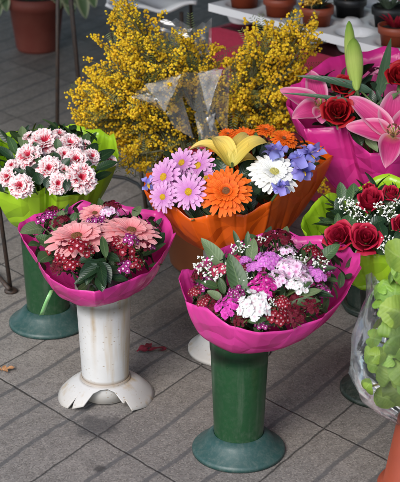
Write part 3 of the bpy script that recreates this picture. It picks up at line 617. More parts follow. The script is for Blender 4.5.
# C: left rear, lime wrap, carnations
B = Bouquet('lime green wrapped bouquet of red and white carnations at the left', vC+np.array([.0, 0, .27]), .055, (56, 160), vC[1]+.0, R(6),
    [(-12, 166), (-2, 187), (20, 192), (38, 194), (48, 187), (56, 195), (80, 190), (105, 178), (121, 158), (118, 144), (100, 132), (76, 126), (50, 125), (22, 129), (0, 137), (-10, 150)], M['lime'], bulge=.72, drop=.18, folds=5, amp=.006)
B.foliage(200, ['leaf_dark', 'leaf_dark', 'leaf'], (.035, .055), .78, wr=.36)
for i, a in enumerate([(45, 143, 16, .05), (70, 145, 13, .05), (29, 157, 14, .045), (76, 160, 12, .055), (49, 169, 13, .05), (81, 178, 15, .045), (21, 186, 12, .03), (58, 184, 11, .035), (8, 177, 10, .03), (30, 139, 9, .03), (92, 157, 9, .04), (110, 161, 7, .02), (12, 166, 7, .03), (64, 155, 9, .05), (64, 171, 8, .045), (59, 136, 9, .035), (84, 146, 8, .04)]):
    B.flower('carnation%d' % (i % 3), a[0], a[1], a[2]*1.04, a[3], .7, (0, -.4, 0), sz=.95)
for a in [(16, 155, 8, 136, 9, .02, .04, 'leaf'), (24, 150, 22, 126, 11, .02, .04, 'leaf_pale'), (14, 160, -4, 146, 9, .02, .04, 'leaf_dark'), (42, 140, 40, 124, 10, .02, .04, 'leaf'), (52, 138, 55, 122, 11, .02, .04, 'leaf_dark'), (82, 150, 88, 133, 11, .03, .05, 'leaf'), (88, 158, 97, 143, 12, .03, .05, 'leaf_dark'), (95, 162, 115, 150, 12, .03, .04, 'leaf_dark'), (96, 170, 118, 162, 10, .02, .03, 'leaf_dark'),
          (92, 182, 112, 172, 9, .02, .02, 'leaf_dark'), (40, 185, 36, 172, 10, .03, .05, 'leaf_dark'), (46, 188, 50, 176, 9, .03, .05, 'leaf_dark'), (20, 178, 14, 168, 9, .03, .05, 'leaf_dark'), (33, 178, 26, 166, 9, .03, .06, 'leaf_dark'), (60, 178, 66, 168, 9, .04, .05, 'leaf_dark'), (36, 192, 28, 186, 9, .01, .03, 'leaf_pale'), (66, 191, 68, 178, 8, .03, .05, 'leaf_dark'), (60, 152, 62, 140, 8, .04, .06, 'leaf_dark'), (39, 164, 35, 150, 8, .04, .06, 'leaf'),
          (58, 163, 54, 152, 9, .05, .075, 'leaf_dark'), (62, 168, 70, 158, 9, .05, .07, 'leaf_dark'), (38, 152, 34, 142, 8, .05, .07, 'leaf_dark'), (58, 150, 57, 138, 8, .05, .075, 'leaf'), (84, 166, 92, 164, 9, .05, .06, 'leaf_dark'), (30, 170, 38, 166, 9, .04, .06, 'leaf_dark'), (68, 182, 66, 190, 8, .04, .03, 'leaf_dark'), (16, 174, 24, 172, 8, .03, .05, 'leaf'),
          (60, 130, 42, 119, 4, .03, .07, 'leaf'), (4, 192, -6, 180, 9, 0, .02, 'leaf_dark'), (0, 165, -9, 158, 9, .0, .02, 'leaf_dark'), (70, 133, 76, 125, 8, .02, .03, 'leaf_dark')]:
    B.leaf(*a)
B.done()

# D: centre, orange wrap, mixed flowers
B = Bouquet('orange wrapped mixed bouquet with yellow lily, orange and white gerberas', vD+np.array([.02, 0, .268]), .054, (240, 180), vD[1]+.0, R(14),
    [(142, 193), (156, 202), (172, 210), (188, 216), (206, 220), (222, 214), (244, 213), (266, 205), (290, 189), (312, 172), (331, 157), (326, 146), (306, 140), (280, 140), (240, 145), (200, 153), (165, 166), (147, 180)], M['orange'], bulge=.70, drop=.16, folds=4, amp=.006)
B.foliage(360, ['leaf_dark', 'leaf_dark', 'leaf'], (.03, .05), .88, h=(-.025, .025))
for a in [(164, 177, 17, .05), (189, 192, 17, .05), (198, 166, 17, .055), (182, 163, 15, .055), (163, 197, 14, .03), (206, 178, 11, .045), (175, 187, 11, .03)]:
    B.flower('daisy%d' % (a[0] % 3), a[0], a[1], a[2]*1.14, a[3], .9, (rng.normal(-.1, .2), -.5+rng.normal(0, .15), 0))
B.flower('gerbera_orange', 226, 192, 27, .055, .3, (-.05, -.35, 0)); B.flower('gerbera_white', 274, 173, 27, .055, .3, (.05, -.15, 0))
for a in [(246, 136, 15, .05), (284, 139, 15, .05), (266, 130, 11, .05), (228, 134, 10, .05)]: B.flower('gerbera_orange', *a, .3, (0, -.3, 0))
for a in [('sw_rosy', 192, 153, 8, .05), ('sw_rosy', 205, 148, 6, .05)]: B.flower(*a)
def lily(B, cx, cy, h, tips, width, mat, label=None, stam=True, face=(0, -.5, 1), bend=.2):
    m = MB(); c = B.P(cx, cy, h)
    for tx, ty, th, w_, bd in tips:
        p1 = B.P(tx, ty, th); u = unit(np.array(face)+.0*(p1-c)); blade(m, c-u*.01, p1, w_*B.d, u, bd*1.2, lilyw, .5, 18, 8, .06)
    o = m.build('lily', M[mat], B.t, loc=tuple(c-B.base), shift=c)
    if stam:
        f = unit(face)
        for i in range(6):
            a = i*1.047+.3; F = frame(f); d = unit(f+(F[:, 0]*math.cos(a)+F[:, 1]*math.sin(a))*.42); s_ = MB(); L = 14*B.d
            tube(s_, [(0, 0, 0), d*L*.5+f*L*.1, d*L], .0008, 5, 0); q = frame(np.cross(d, f)); ball(s_, d*L, 1, 1, ICO1, (.0022, .0022, .0022)); tube(s_, [d*L-q[:, 2]*.005, d*L+q[:, 2]*.005], .0021, 6, 1)
            s_.build('stamen', [M['lily_yellow'], M['anther']], o)
        s_ = MB(); tube(s_, [(0, 0, 0), f*17*B.d], .0012, 6); ball(s_, f*17*B.d, .003, 0, ICO1); s_.build('pistil', M['bud'], o)
    tube(B.stems, [B.base-np.array([0, 0, .1]), (B.base+c)/2, c], .003, 6, 0, False)
    return o
lily(B, 232, 163, .075, [(187, 152, .055, 19, .42), (212, 137, .095, 21, .28), (270, 144, .075, 19, .36), (247, 134, .08, 19, .2), (260, 162, .045, 16, .3), (216, 160, .06, 15, .3)], 12, 'lily_yellow', stam=False, face=(.05, -.2, 1))
def iris(B, cx, cy, h, r, tips):
    m = MB(); c = B.P(cx, cy, h)
    for dx, dy, dh, w_ in tips:
        p1 = B.P(cx+dx, cy+dy, h+dh); blade(m, c, p1, w_*B.d, unit(np.array([rng.normal(0, .3), -.6, 1])), rng.uniform(.1, .5), spoonw, rng.uniform(-.8, .8), 14, 8, .17)
    o = m.build('iris', M['iris'], B.t, loc=tuple(c-B.base), shift=c)
    s_ = MB(); blade(s_, (0, 0, 0), B.P(cx+dx*.3, cy+5, h+.015)-c, 3*B.d, (0, -.4, 1), .1, leafw, 0, 5, 2); s_.build('petal_mark', M['yellow'], o)
    tube(B.stems, [B.base-np.array([0, 0, .1]), (B.base+c)/2, c], .003, 6, 0, False)
for cx, cy in ((297, 160), (311, 154), (275, 152), (303, 171), (281, 188)):
    sc = .8 if cy > 180 else 1
    iris(B, cx, cy, .055, 14, [(rng.uniform(9, 13)*math.cos(a)*sc, -rng.uniform(7, 11)*math.sin(a)*sc, rng.uniform(-.015, .035), rng.uniform(7, 11)*sc) for a in np.arange(8)*.785+rng.uniform(0, 1)])
iris(B, 148, 184, .03, 8, [(-5, -6, .01, 6), (5, -7, .01, 6), (-4, 6, 0, 6), (4, 5, 0, 5)])
for a in [(220, 180, 222, 153, 16, .04, .08, 'leaf_dark'), (212, 176, 214, 160, 11, .04, .06, 'leaf_dark'), (248, 188, 262, 170, 11, .03, .06, 'leaf_dark'), (240, 180, 252, 158, 12, .03, .06, 'leaf_dark'), (206, 200, 196, 207, 10, .03, .03, 'leaf_dark'), (250, 196, 262, 186, 9, .03, .04, 'leaf_dark'), (215, 150, 208, 138, 9, .03, .06, 'leaf'), (262, 160, 268, 143, 10, .03, .06, 'leaf_dark'), (173, 160, 163, 153, 11, .02, .05, 'leaf'),
          (246, 205, 238, 210, 9, .02, .02, 'leaf_dark'), (290, 172, 300, 178, 9, .02, .03, 'leaf_dark'), (178, 178, 172, 168, 8, .03, .05, 'leaf_dark'), (212, 205, 222, 210, 8, .02, .02, 'leaf_dark'), (255, 147, 256, 132, 8, .03, .07, 'leaf')]:
    B.leaf(*a)
B.done()

# E: upper right, fuchsia wrap, lilies and roses
B = Bouquet('fuchsia wrapped bouquet of pink lilies, red roses and a tall green bud', vE+np.array([.0, 0, .31]), .06, (352, 112), vE[1]+.0, R(22),
    [(285, 92), (286, 104), (292, 118), (306, 128), (326, 130), (345, 129), (354, 142), (370, 152), (390, 156), (418, 150), (436, 120), (430, 80), (410, 54), (385, 49), (358, 51), (330, 59), (305, 74)], M['fuchsia'], bulge=.6, drop=.12, folds=4, amp=.005)
B.foliage(90, ['leaf_dark', 'leaf_blue'], (.04, .07), .7)
lily(B, 321, 107, .045, [(280, 90, .06, 20, .12), (311, 71, .06, 21, .12), (340, 90, .03, 18, .1), (345, 118, .02, 19, .15), (292, 118, .04, 22, .15), (322, 124, .03, 18, .2)], 14, 'lily', face=(-.1, -.9, .8))
lily(B, 393, 135, .06, [(397, 92, .08, 33, .12), (349, 97, .08, 23, .1), (346, 127, .05, 23, .14), (386, 168, .05, 24, .16), (430, 142, .05, 26, .12), (428, 106, .06, 26, .12)], 18, 'lily', face=(-.1, -.9, .8))
B.flower('rose_dark', 338, 112, 18, .06, .3, (-.1, -.7, .2)); B.flower('rose_dark', 344, 86, 14, .06, .3, (-.1, -.6, .2)); B.flower('rose_dark', 400, 77, 17, .07, .3, (-.2, -.6, .2))
def bud(B, bx, by, tx, ty, h0, h1, w_, lobes=3):
    m = MB(); p0 = B.P(bx, by, h0); p1 = B.P(tx, ty, h1); d = p1-p0; L = np.linalg.norm(d); F = frame(d)
    pr = [(.12, 0), (.35, .04), (.62, .15), (.88, .32), (1, .5), (.97, .66), (.78, .82), (.48, .93), (.2, .985), (.02, 1.)]
    n = 36; a = np.linspace(0, 2*math.pi, n, endpoint=False); V = []; A = []
    for r, z in pr:
        rr = r*w_*B.d/2*(1-.13*np.abs(np.cos(a*1.5))**8)
        V.append(p0+d*z+rr[:, None]*(np.cos(a)[:, None]*F[:, 0]+np.sin(a)[:, None]*F[:, 1])); A.append(np.stack([np.full(n, z), np.sin(a*3), a*0], 1))
    m.add(np.concatenate(V), gridf(len(pr)-1, n, True), 0, np.concatenate(A))
    o = m.build('lily_bud', M['bud'], B.t, loc=tuple(p0-B.base), shift=p0)
    tube(B.stems, [B.base, (B.base+p0)/2+np.array([0, 0, .03]), p0+d*.02], .0035, 7, 0, False); return o
bud(B, 357, 91, 353, 38, .07, .10, 18); bud(B, 352, 84, 349, 21, .075, .10, 12)
for a in [(372, 92, 296, 76, 9, .06, .08, 'leaf_blue', .14, .3, bladew), (350, 101, 279, 93, 4.5, .08, .08, 'leaf_blue', .06, .3, bladew), (379, 95, 391, 38, 11, .03, .09, 'leaf_blue', .03, .3, bladew), (384, 85, 386, 54, 5, .03, .07, 'leaf', .03, .3, bladew), (375, 112, 400, 92, 9, .05, .09, 'leaf', .2, .3, bladew), (372, 108, 372, 90, 9, .04, .07, 'leaf_dark'),
          (360, 112, 368, 96, 9, .03, .06, 'leaf_dark'), (355, 132, 362, 146, 11, .03, .02, 'leaf_dark'), (366, 138, 378, 152, 9, .03, .03, 'leaf_pale'), (380, 120, 372, 108, 9, .04, .07, 'leaf_dark'), (350, 100, 356, 86, 8, .04, .07, 'leaf'), (325, 120, 318, 112, 8, .02, .04, 'leaf_dark'), (330, 96, 326, 86, 8, .02, .05, 'leaf_dark'), (383, 104, 398, 112, 10, .03, .05, 'leaf_dark')]:
    B.leaf(*a)
tube(B.stems, [B.P(378, 107, .07), B.P(368, 98, .085), B.P(362, 92, .08)], .0025, 6, 0)
B.done()

# F: right, lime wrap, red roses
B = Bouquet('lime green wrapped bouquet of red roses and white gypsophila at the right', vF+np.array([.0, 0, .275]), .055, (372, 222), vF[1]+.0, R(10),
    [(303, 228), (308, 240), (326, 247), (346, 252), (366, 257), (392, 258), (416, 254), (438, 240), (446, 218), (436, 196), (415, 184), (390, 178), (362, 180), (336, 188), (316, 201), (306, 215)], M['lime'], bulge=.72, drop=.12, folds=4, amp=.006)
B.foliage(110, ['leaf', 'leaf_dark'], (.035, .06), .62)
B.flower('rose', 340, 237, 17, .04, .3, (-.55, -.75, .15)); B.flower('rose2', 366, 239, 19, .045, .3, (-.1, -.8, .2)); B.flower('rose', 371, 202, 16, .06, .2, (-.1, -.45, .4), sz=1.35); B.flower('rose2', 391, 195, 12, .06, .2, (0, -.4, .4), sz=1.2); B.flower('rose', 404, 226, 14, .05, .2, (.1, -.6, .3)); B.flower('rose2', 369, 190, 9, .06, .2, (0, -.3, .4), sz=1.2)
for i, a in enumerate([(345, 205, 10, .06), (354, 212, 12, .06), (360, 220, 9, .05), (381, 212, 12, .06), (390, 217, 10, .055), (388, 244, 9, .05), (384, 249, 7, .04), (377, 197, 7, .06), (366, 226, 7, .06), (395, 205, 8, .05)]): B.flower('gyp%d' % (i % 2), *a)
for a in [(343, 202, 340, 182, 11, .03, .06, 'leaf'), (352, 206, 354, 183, 14, .03, .06, 'leaf'), (345, 232, 352, 214, 16, .04, .06, 'leaf'), (388, 208, 395, 186, 14, .04, .07, 'leaf'), (370, 226, 386, 219, 13, .05, .06, 'leaf_dark'), (384, 240, 378, 222, 12, .05, .06, 'leaf_dark'), (384, 250, 390, 234, 10, .03, .05, 'leaf_dark'), (354, 246, 362, 252, 9, .03, .01, 'leaf_dark'), (337, 228, 338, 213, 7, .04, .06, 'leaf'), (376, 250, 386, 254, 9, .02, .01, 'leaf'), (396, 240, 404, 230, 10, .04, .05, 'leaf_dark'), (357, 202, 362, 190, 8, .03, .06, 'leaf_dark')]:
    B.leaf(*a)
B.ribbon([(381, 280, vF[1]-.08), (377, 288, vF[1]-.09), (372, 294, vF[1]-.10), (369, 301, vF[1]-.10), (367, 308, vF[1]-.095)], .009, 'ribbon_lime')
# second sheet of film turned down below the rim
m = MB(); n = 40; V = []
for q in range(4):
    for i in range(n+1):
        a = R(200+i*140/n); r = (.085+.05*q/3)*(1+.06*math.sin(a*5+1)); V.append(vF+np.array([r*math.cos(a)*1.05, r*math.sin(a)*.8, .292+.03*q/3+.008*math.sin(a*7)-.02*(q == 3)]))
m.add(V, gridf(3, n)); m.build('film_fold', M['lime'], B.t, shift=B.base, solid=.0007)
B.done()

# ------------------------------------------------------------------ mimosa in a wide brown pot
pc = ground(214, 263); pc = np.array([pc[0], pc[1], 0])
t = thing('plant_pot', 'wide brown terracotta pot behind the orange bouquet, holding the mimosa', 'pot', pc)
m = MB(); lathe(m, [(.001, .004), (.112, .004), (.118, .012), (.150, .235), (.158, .237), (.161, .275), (.155, .277), (.148, .24), (.112, .02), (.001, .02)], 80); m.build('pot_body', M['terra_dark'], t)
def mimosa(label, blobs, root, ymid, ysp, per, rball, seed):
    global rng
    rng = np.random.default_rng(seed)
    t = thing('mimosa_bunch', label, 'mimosa', root, 'mimosa bunches in the brown pot'); br = MB(); lf = MB(); pos = []; rad = []
    for (cx, cy, rx, ry, n) in blobs:
        y = ymid+rng.uniform(-ysp, ysp)*.5; tip = deep(cx, cy-ry*.6, y)
        mid = root+(tip-root)*.5+np.array([0, 0, .05]); mn = [root, root+(tip-root)*.2+np.array([0, 0, .04]), mid, tip]
        tube(br, mn, [.004, .0035, .0028, .0012], 6)
        rx *= 1.22; ry *= 1.22
        for c in range(int(n*.92)):
            r = math.sqrt(rng.random()); a = rng.uniform(0, 6.283); P = deep(cx+rx*r*math.cos(a), cy+ry*r*math.sin(a), y+rng.normal(0, .05))
            A = mid+(tip-mid)*rng.uniform(.1, 1); dr = unit((P-A)*np.array([1, 1, .6])+np.array([0, 0, .03])+rng.normal(0, .02, 3)); L = rng.uniform(.05, .115)
            P0 = P-dr*L*.5; bend = rng.normal(0, .012, 3)
            tube(br, [A, (A+P0)/2+np.array([0, 0, .01]), P0, P, P+dr*L*.5], [.0016, .0012, .0010, .0008, .0005], 4, 0, False)
            k_ = int(per*rng.uniform(.6, 1.3)); q = rng.random(k_); off = rng.normal(0, 1, (k_, 3)); off /= np.linalg.norm(off, axis=1, keepdims=True)
            pos.append(P0+dr*L*q[:, None]+off*(.0135*(1-.6*q))[:, None]+bend*(q*(1-q))[:, None]); rad.append(rball*rng.uniform(.7, 1.15, k_))
            if rng.random() < .8:
                o = P0-dr*.01; d2 = unit(dr+rng.normal(0, .8, 3)); sd = frame(d2)[:, 0]; Lf = rng.uniform(.05, .09)
                for u in np.linspace(.15, 1, 12):
                    for sg in (-1, 1): blade(lf, o+d2*Lf*u, o+d2*(Lf*u+.006)+sd*sg*.018*(1.1-u*.6), .0022, frame(d2)[:, 1], 0, leafw, 0, 2, 1)
    pos = np.concatenate(pos); rad = np.concatenate(rad); n = len(pos); v0, f0 = ICO2
    sp = 1+rng.uniform(-.16, .16, (n, len(v0), 1)); V = (pos[:, None, :]+v0[None]*rad[:, None, None]*sp).reshape(-1, 3)-root
    Fc = (f0[None]+(np.arange(n)*len(v0))[:, None, None]).reshape(-1, 3)
    me = bpy.data.meshes.new('blossom'); me.vertices.add(len(V)); me.vertices.foreach_set('co', V.ravel()); me.loops.add(Fc.size); me.loops.foreach_set('vertex_index', Fc.ravel().astype(np.int32))
    me.polygons.add(len(Fc)); me.polygons.foreach_set('loop_start', np.arange(0, Fc.size, 3, dtype=np.int32)); me.polygons.foreach_set('use_smooth', np.ones(len(Fc), bool)); me.update(calc_edges=True); me.validate()
    me.materials.append(M['mimosa']); o = bpy.data.objects.new('blossom', me); col.objects.link(o); o.parent = t
    br.build('branches', M['twig'], t, shift=root); lf.build('feathery_leaves', M['mimosa_leaf'], t, shift=root)
    return t
yM = pc[1]
mimosa('yellow mimosa bunch with a tall sprig, leftmost in the brown pot', [(127, 10, 9, 9, 8), (118, 24, 8, 6, 6), (143, 30, 16, 14, 14), (122, 48, 14, 12, 12), (150, 55, 26, 18, 34), (112, 68, 16, 12, 16), (104, 88, 20, 12, 22), (98, 105, 18, 12, 22), (125, 98, 26, 16, 36), (152, 92, 26, 20, 34), (112, 122, 26, 14, 34), (140, 130, 26, 20, 40), (160, 150, 22, 12, 22), (133, 160, 14, 8, 10), (165, 118, 20, 16, 26), (95, 117, 14, 8, 14)], pc+np.array([-.06, -.02, .24]), yM-.0, .16, 34, .0031, 11)
tM = mimosa('yellow mimosa bunch behind crinkled cellophane, in the middle of the brown pot', [(182, 45, 16, 12, 14), (192, 62, 24, 14, 22), (180, 85, 22, 16, 24), (205, 88, 18, 20, 24), (190, 115, 26, 18, 34), (215, 118, 18, 22, 26), (185, 140, 24, 12, 26), (212, 142, 18, 10, 14), (168, 70, 14, 14, 14), (226, 80, 14, 18, 18), (228, 120, 16, 18, 20), (222, 150, 14, 10, 10)], pc+np.array([.0, .0, .24]), yM+.08, .14, 32, .0029, 12)
mimosa('bright yellow mimosa bunch beside the burgundy table, rightmost in the brown pot', [(245, 62, 18, 14, 18), (262, 48, 20, 14, 22), (285, 40, 20, 12, 20), (305, 27, 12, 7, 8), (275, 64, 22, 16, 28), (296, 60, 14, 14, 14), (258, 82, 24, 16, 30), (285, 86, 20, 16, 26), (240, 95, 18, 18, 22), (262, 106, 24, 14, 28), (292, 112, 16, 14, 18), (245, 122, 18, 12, 16), (275, 125, 22, 10, 18), (303, 100, 8, 12, 8), (318, 180, 10, 7, 8), (308, 45, 8, 10, 6)], pc+np.array([.06, .02, .24]), yM+.06, .18, 31, .0034, 13)
# creased cellophane collar of the middle bunch
root = np.array(tM.location); m = MB()
def facet(pts, mb, sub=6):
    P = [deep(x, y, d) for x, y, d in pts]
    k0 = len(P)
    if k0 == 3: P.append((P[2]+P[0])/2)
    a, b, c, d = P; V = []
    for i in range(sub+1):
        for j in range(sub+1):
            u, v = i/sub, j/sub; q = (a*(1-u)+b*u)*(1-v)+(d*(1-u)+c*u)*v; V.append(q+np.array([0, rng.normal(0, .0030), rng.normal(0, .0020)]))
    mb.add(V, gridf(sub, sub))
yc = yM-.13
for q in [[(132, 96, yc-.02), (146, 84, yc-.03), (166, 113, yc-.01), (150, 104, yc+.03)], [(146, 84, yc-.03), (180, 74, yc-.04), (182, 96, yc+.01), (166, 113, yc-.01)], [(180, 74, yc-.04), (197, 72, yc+.02), (194, 112, yc+.03), (182, 96, yc+.01)],
          [(197, 72, yc+.02), (222, 69, yc-.03), (213, 112, yc-.02), (194, 112, yc+.03)], [(222, 69, yc-.03), (230, 66, yc-.01), (227, 140, yc+.01), (213, 112, yc-.02)], [(166, 113, yc-.01), (182, 96, yc+.01), (194, 140, yc), (174, 128, yc+.01)], [(194, 112, yc+.03), (213, 112, yc-.02), (222, 146, yc), (200, 146, yc)]]: facet(q, m)
m.build('cellophane', M['cello_haze'], tM, shift=root, smooth=True)
m = MB()  # extra facets whose whitish haze paints glints of sky on the film
for q in [[(145, 85, yc-.05), (181, 75, yc-.06), (174, 92, yc-.05), (165, 112, yc-.03)], [(198, 73, yc-.05), (223, 69, yc-.06), (215, 90, yc-.05), (208, 114, yc-.03)], [(131, 97, yc-.04), (149, 93, yc-.05), (160, 101, yc-.04), (150, 103, yc-.03)], [(206, 118, yc-.04), (216, 112, yc-.05), (213, 128, yc-.04), (211, 132, yc-.03)]]: facet(q, m, 8)
m.build('cellophane', M['cello_glint'], tM, shift=root, smooth=True)
m = MB(); facet([(193, 28, yM+.1), (212, 18, yM+.12), (211, 55, yM+.1), (197, 58, yM+.1)], m); facet([(150, 24, yM+.14), (176, 18, yM+.15), (196, 30, yM+.12), (180, 52, yM+.12)], m)
m.build('cellophane', M['cello_haze'], tM, shift=root, smooth=False)

# ------------------------------------------------------------------ potted plant in a clear sleeve, lower right
pg = ground(427, 498); t = thing('plant_pot', 'orange terracotta pot upside down at the lower right corner', 'pot', pg)
m = MB(); lathe(m, [(.100, .001), (.101, .03), (.097, .034), (.089, .036), (.067, .178), (.064, .181), (.001, .181)], 72); m.build('pot_body', M['terra'], t)
gb = pg+np.array([0, 0, .182]); t = thing('potted_plant', 'light green scalloped leaf plant in a clear cellophane sleeve', 'plant', gb)
m = MB(); lathe(m, [(.001, .001), (.045, .001), (.062, .075), (.066, .077), (.066, .09), (.06, .09), (.058, .07), (.001, .07)], 40); m.build('pot_body', M['black'], t)
m = MB(); n = 96; V = []
for q, (r, z) in enumerate([(.070, .002), (.098, .02), (.140, .06), (.156, .11), (.155, .17), (.142, .22), (.134, .245), (.136, .265)]):
    for i in range(n):
        a = 2*math.pi*i/n; f = 1+.05*math.sin(a*4+q*.6)+.035*math.sin(a*11+q)+.02*math.sin(a*23-q*1.3)+.012*math.sin(a*37+q*2.1); V.append((r*f*math.cos(a), r*f*math.sin(a), z+(.025*math.sin(a*5) if q == 7 else 0)))
m.add(V, gridf(7, n, True)); m.build('clear_sleeve', M['cello'], t)
rng = np.random.default_rng(5)
def scallop(mb, P, nrm, r, spin, mat=0):
    n = 56; F = frame(nrm) @ rotz(spin); V = [(0, 0, .0)]; A = [(0, 0, 0)]; q_ = rng.uniform(0, 6)
    for ring in np.linspace(.12, 1, 8):
        for i in range(n):
            a = -math.pi+2*math.pi*(i+.5)/n; sc = (1-.62*math.exp(-((abs(a)-math.pi)/.28)**2)*ring)*(1+0.055*ring**3*abs(math.cos(a*6.5))); rr = r*ring*sc
            V.append((rr*math.cos(a), rr*math.sin(a)*.95, r*(-.30*ring**2+.16*ring**2*math.cos(a*2+q_)+.07*ring**2*math.cos(a*3+q_)-.012*ring*math.cos(a*13)))); A.append(((rr*math.cos(a)/r+1)/2, rr*math.sin(a)/r, 0))
    f = [(0, 1+i, 1+(i+1) % n) for i in range(n)]
    for k_ in range(7): f += [(1+k_*n+i, 1+(k_+1)*n+i, 1+(k_+1)*n+(i+1) % n, 1+k_*n+(i+1) % n) for i in range(n)]
    mb.add(V, f, mat, A, F, P)
def pl(px, py, rp, yoff, nrm, spin=None):
    P = deep(px, py, gb[1]+yoff*.78+rng.uniform(-.012, .012)); m = MB(); r = rp*.98*3.1/FPX; sp = rng.uniform(0, 6.3) if spin is None else spin
    nrm = unit(unit(nrm)+rng.normal(0, .22, 3)); scallop(m, np.zeros(3), nrm, r, sp); o = m.build('leaf', M['leaf_mint'], t, loc=tuple(P-gb))
    st = MB(); tube(st, [gb+np.array([0, 0, .07]), gb+(P-gb)*.55+np.array([0, 0, .05]), P-unit(nrm)*.001], [.0035, .003, .0018], 6, 0, False); st.build('leaf_stalk', M['stem2'], t, shift=gb)
M['stem2'] = plain('pinkish leaf stalk', (.35, .22, .12), (.25, .28, .08), .5)
for a in [(374, 381, 16, -.10, (-.3, -1, .35)), (381, 340, 17, -.09, (-.3, -.8, .6)), (398, 336, 20, -.11, (.1, -.9, .5)), (376, 322, 14, -.07, (-.4, -.7, .7)), (399, 312, 17, -.09, (0, -.8, .7)), (384, 304, 13, -.06, (-.2, -.6, .8)), (395, 292, 15, -.07, (0, -.6, .8)), (398, 256, 17, -.06, (-.3, -.9, .4)), (408, 270, 16, -.06, (0, -.8, .5)), (391, 375, 15, -.10, (.0, -1, .2)),
          (398, 392, 16, -.10, (.1, -1, .1)), (385, 398, 12, -.09, (-.2, -1, 0)), (405, 370, 17, -.11, (.1, -1, .4)), (372, 338, 10, -.05, (-.7, -.6, .5)), (369, 355, 10, -.04, (-.7, -.6, .3)), (388, 356, 11, -.09, (-.2, -.9, .5)), (415, 320, 20, -.09, (.2, -.8, .6)), (420, 350, 20, -.09, (.2, -.8, .5)), (425, 385, 20, -.10, (.2, -1, .3)), (420, 295, 18, -.05, (.2, -.6, .8)), (440, 330, 20, -.03, (.6, -.6, .6)), (440, 370, 20, -.03, (.7, -.6, .3)), (430, 265, 18, 0, (.3, -.3, .9)), (410, 300, 16, .03, (0, .2, 1)), (385, 320, 14, 0, (-.5, 0, .9)), (436, 300, 18, .02, (.5, .3, .9)), (380, 290, 10, -.02, (-.5, -.4, .8)), (390, 322, 11, -.10, (-.5, -.9, .2)), (373, 365, 9, -.08, (-.6, -.8, .2)), (410, 388, 12, -.12, (.2, -1, .1)), (386, 286, 9, -.06, (-.3, -.4, .9)), (392, 272, 11, -.05, (-.5, -.5, .7)), (404, 350, 12, -.12, (-.2, -1, .3)), (366, 388, 9, -.07, (-.5, -.9, 0)), (378, 355, 9, -.10, (.3, -.9, .3))]:
    if rng.random() < .8: pl(*a)

# ------------------------------------------------------------------ table under burgundy cloth with the tray of little pots
TH = .44
q0 = ground(211, 27, TH); q1 = ground(400, 76, TH); ax = unit((q1-q0)*np.array([1, 1, 0])); bx = np.array([-ax[1], ax[0], 0.]); 
FT = np.stack([ax, bx, Z], 1)
t = thing('display_table', 'low display table hidden beneath the burgundy cloth', 'table', (q0+bx*.4+ax*.8)*np.array([1, 1, 0])); tb = np.array(t.location)
m = MB(); box(m, (.02, .02, TH-.03), (1.58, .98, TH-.006), 0, FT, q0*np.array([1, 1, 0])); m.build('tabletop', M['wood'], t, shift=tb, smooth=False)
for x in (.06, 1.5):
    for y in (.06, .9): m = MB(); box(m, (x, y, 0), (x+.04, y+.04, TH-.031), 0, FT, q0*np.array([1, 1, 0])); m.build('leg', M['wood'], t, shift=tb, smooth=False)
m = MB(); V = []; W_, D_ = 1.6, 1.0
per = [(x, 0.) for x in np.linspace(0, W_, 120)]+[(W_, y) for y in np.linspace(0, D_, 70)[1:]]+[(x, D_) for x in np.linspace(W_, 0, 120)[1:]]+[(0., y) for y in np.linspace(D_, 0, 70)[1:-1]]
L_ = len(per); cx, cy = W_/2, D_/2
for r_ in range(12):
    for i, (x, y) in enumerate(per):
        if r_ == 0: V.append((cx+(x-cx)*.97, cy+(y-cy)*.97, TH))
        else:
            f = (r_-1)/10; nx = (-1 if x == 0 else 1 if x == W_ else 0); ny = (-1 if y == 0 else 1 if y == D_ else 0)
            o = .004+f*(.016+.014*math.sin(i*.42+.6*math.sin(i*.11))); V.append((x+nx*o, y+ny*o, TH-.004-f*(TH-.012)))
Fc = gridf(11, L_, True)+[tuple(range(L_))]
m.add(V, Fc, 0, None, FT, q0*np.array([1, 1, 0])); o = m.build('tablecloth', M['cloth'], shift=tb); o.location = tuple(tb); tag(o, 'burgundy cloth draped over the low display table', 'tablecloth')
# tray: its front rim runs beside the table's front edge
zt = TH+.055
r0 = ground(210, 4, zt); r1 = ground(400, 53, zt); tx = unit((r1-r0)*np.array([1, 1, 0])); ty = np.array([-tx[1], tx[0], 0.]); FTr = np.stack([tx, ty, Z], 1); to = r0*np.array([1, 1, 0])+Z*TH
t = thing('plant_tray', 'white moulded plastic tray of plant pots on the burgundy cloth', 'tray', to)
W_, D_ = 1.05, .44; nx, ny = 7, 3; cw, cd = W_/nx, D_/ny; rc = .053; ztop = .055
res = 105, 44
gx, gy = np.meshgrid(np.linspace(0, W_, res[0]+1), np.linspace(0, D_, res[1]+1), indexing='ij')
ccx = (np.floor(np.clip(gx/cw, 0, nx-1e-6))+.5)*cw; ccy = (np.floor(np.clip(gy/cd, 0, ny-1e-6))+.5)*cd
rr = np.hypot(gx-ccx, gy-ccy); dep = np.clip((rc-rr)/.012, 0, 1); brid = np.clip(1-np.hypot(np.abs(gx-ccx)-cw/2, np.abs(gy-ccy)-cd/2)/.03, 0, 1)
zz = ztop-dep*.036+np.clip(brid*3.2, 0, 1)*.015*((gx > .03) & (gx < W_-.03) & (gy > .03) & (gy < D_-.03))
V = (np.stack([gx, gy, zz], -1).reshape(-1, 3)) @ FTr.T; m = MB(); m.add(V, gridf(res[0], res[1])); m.build('tray_top', M['tray'], t)
m = MB()
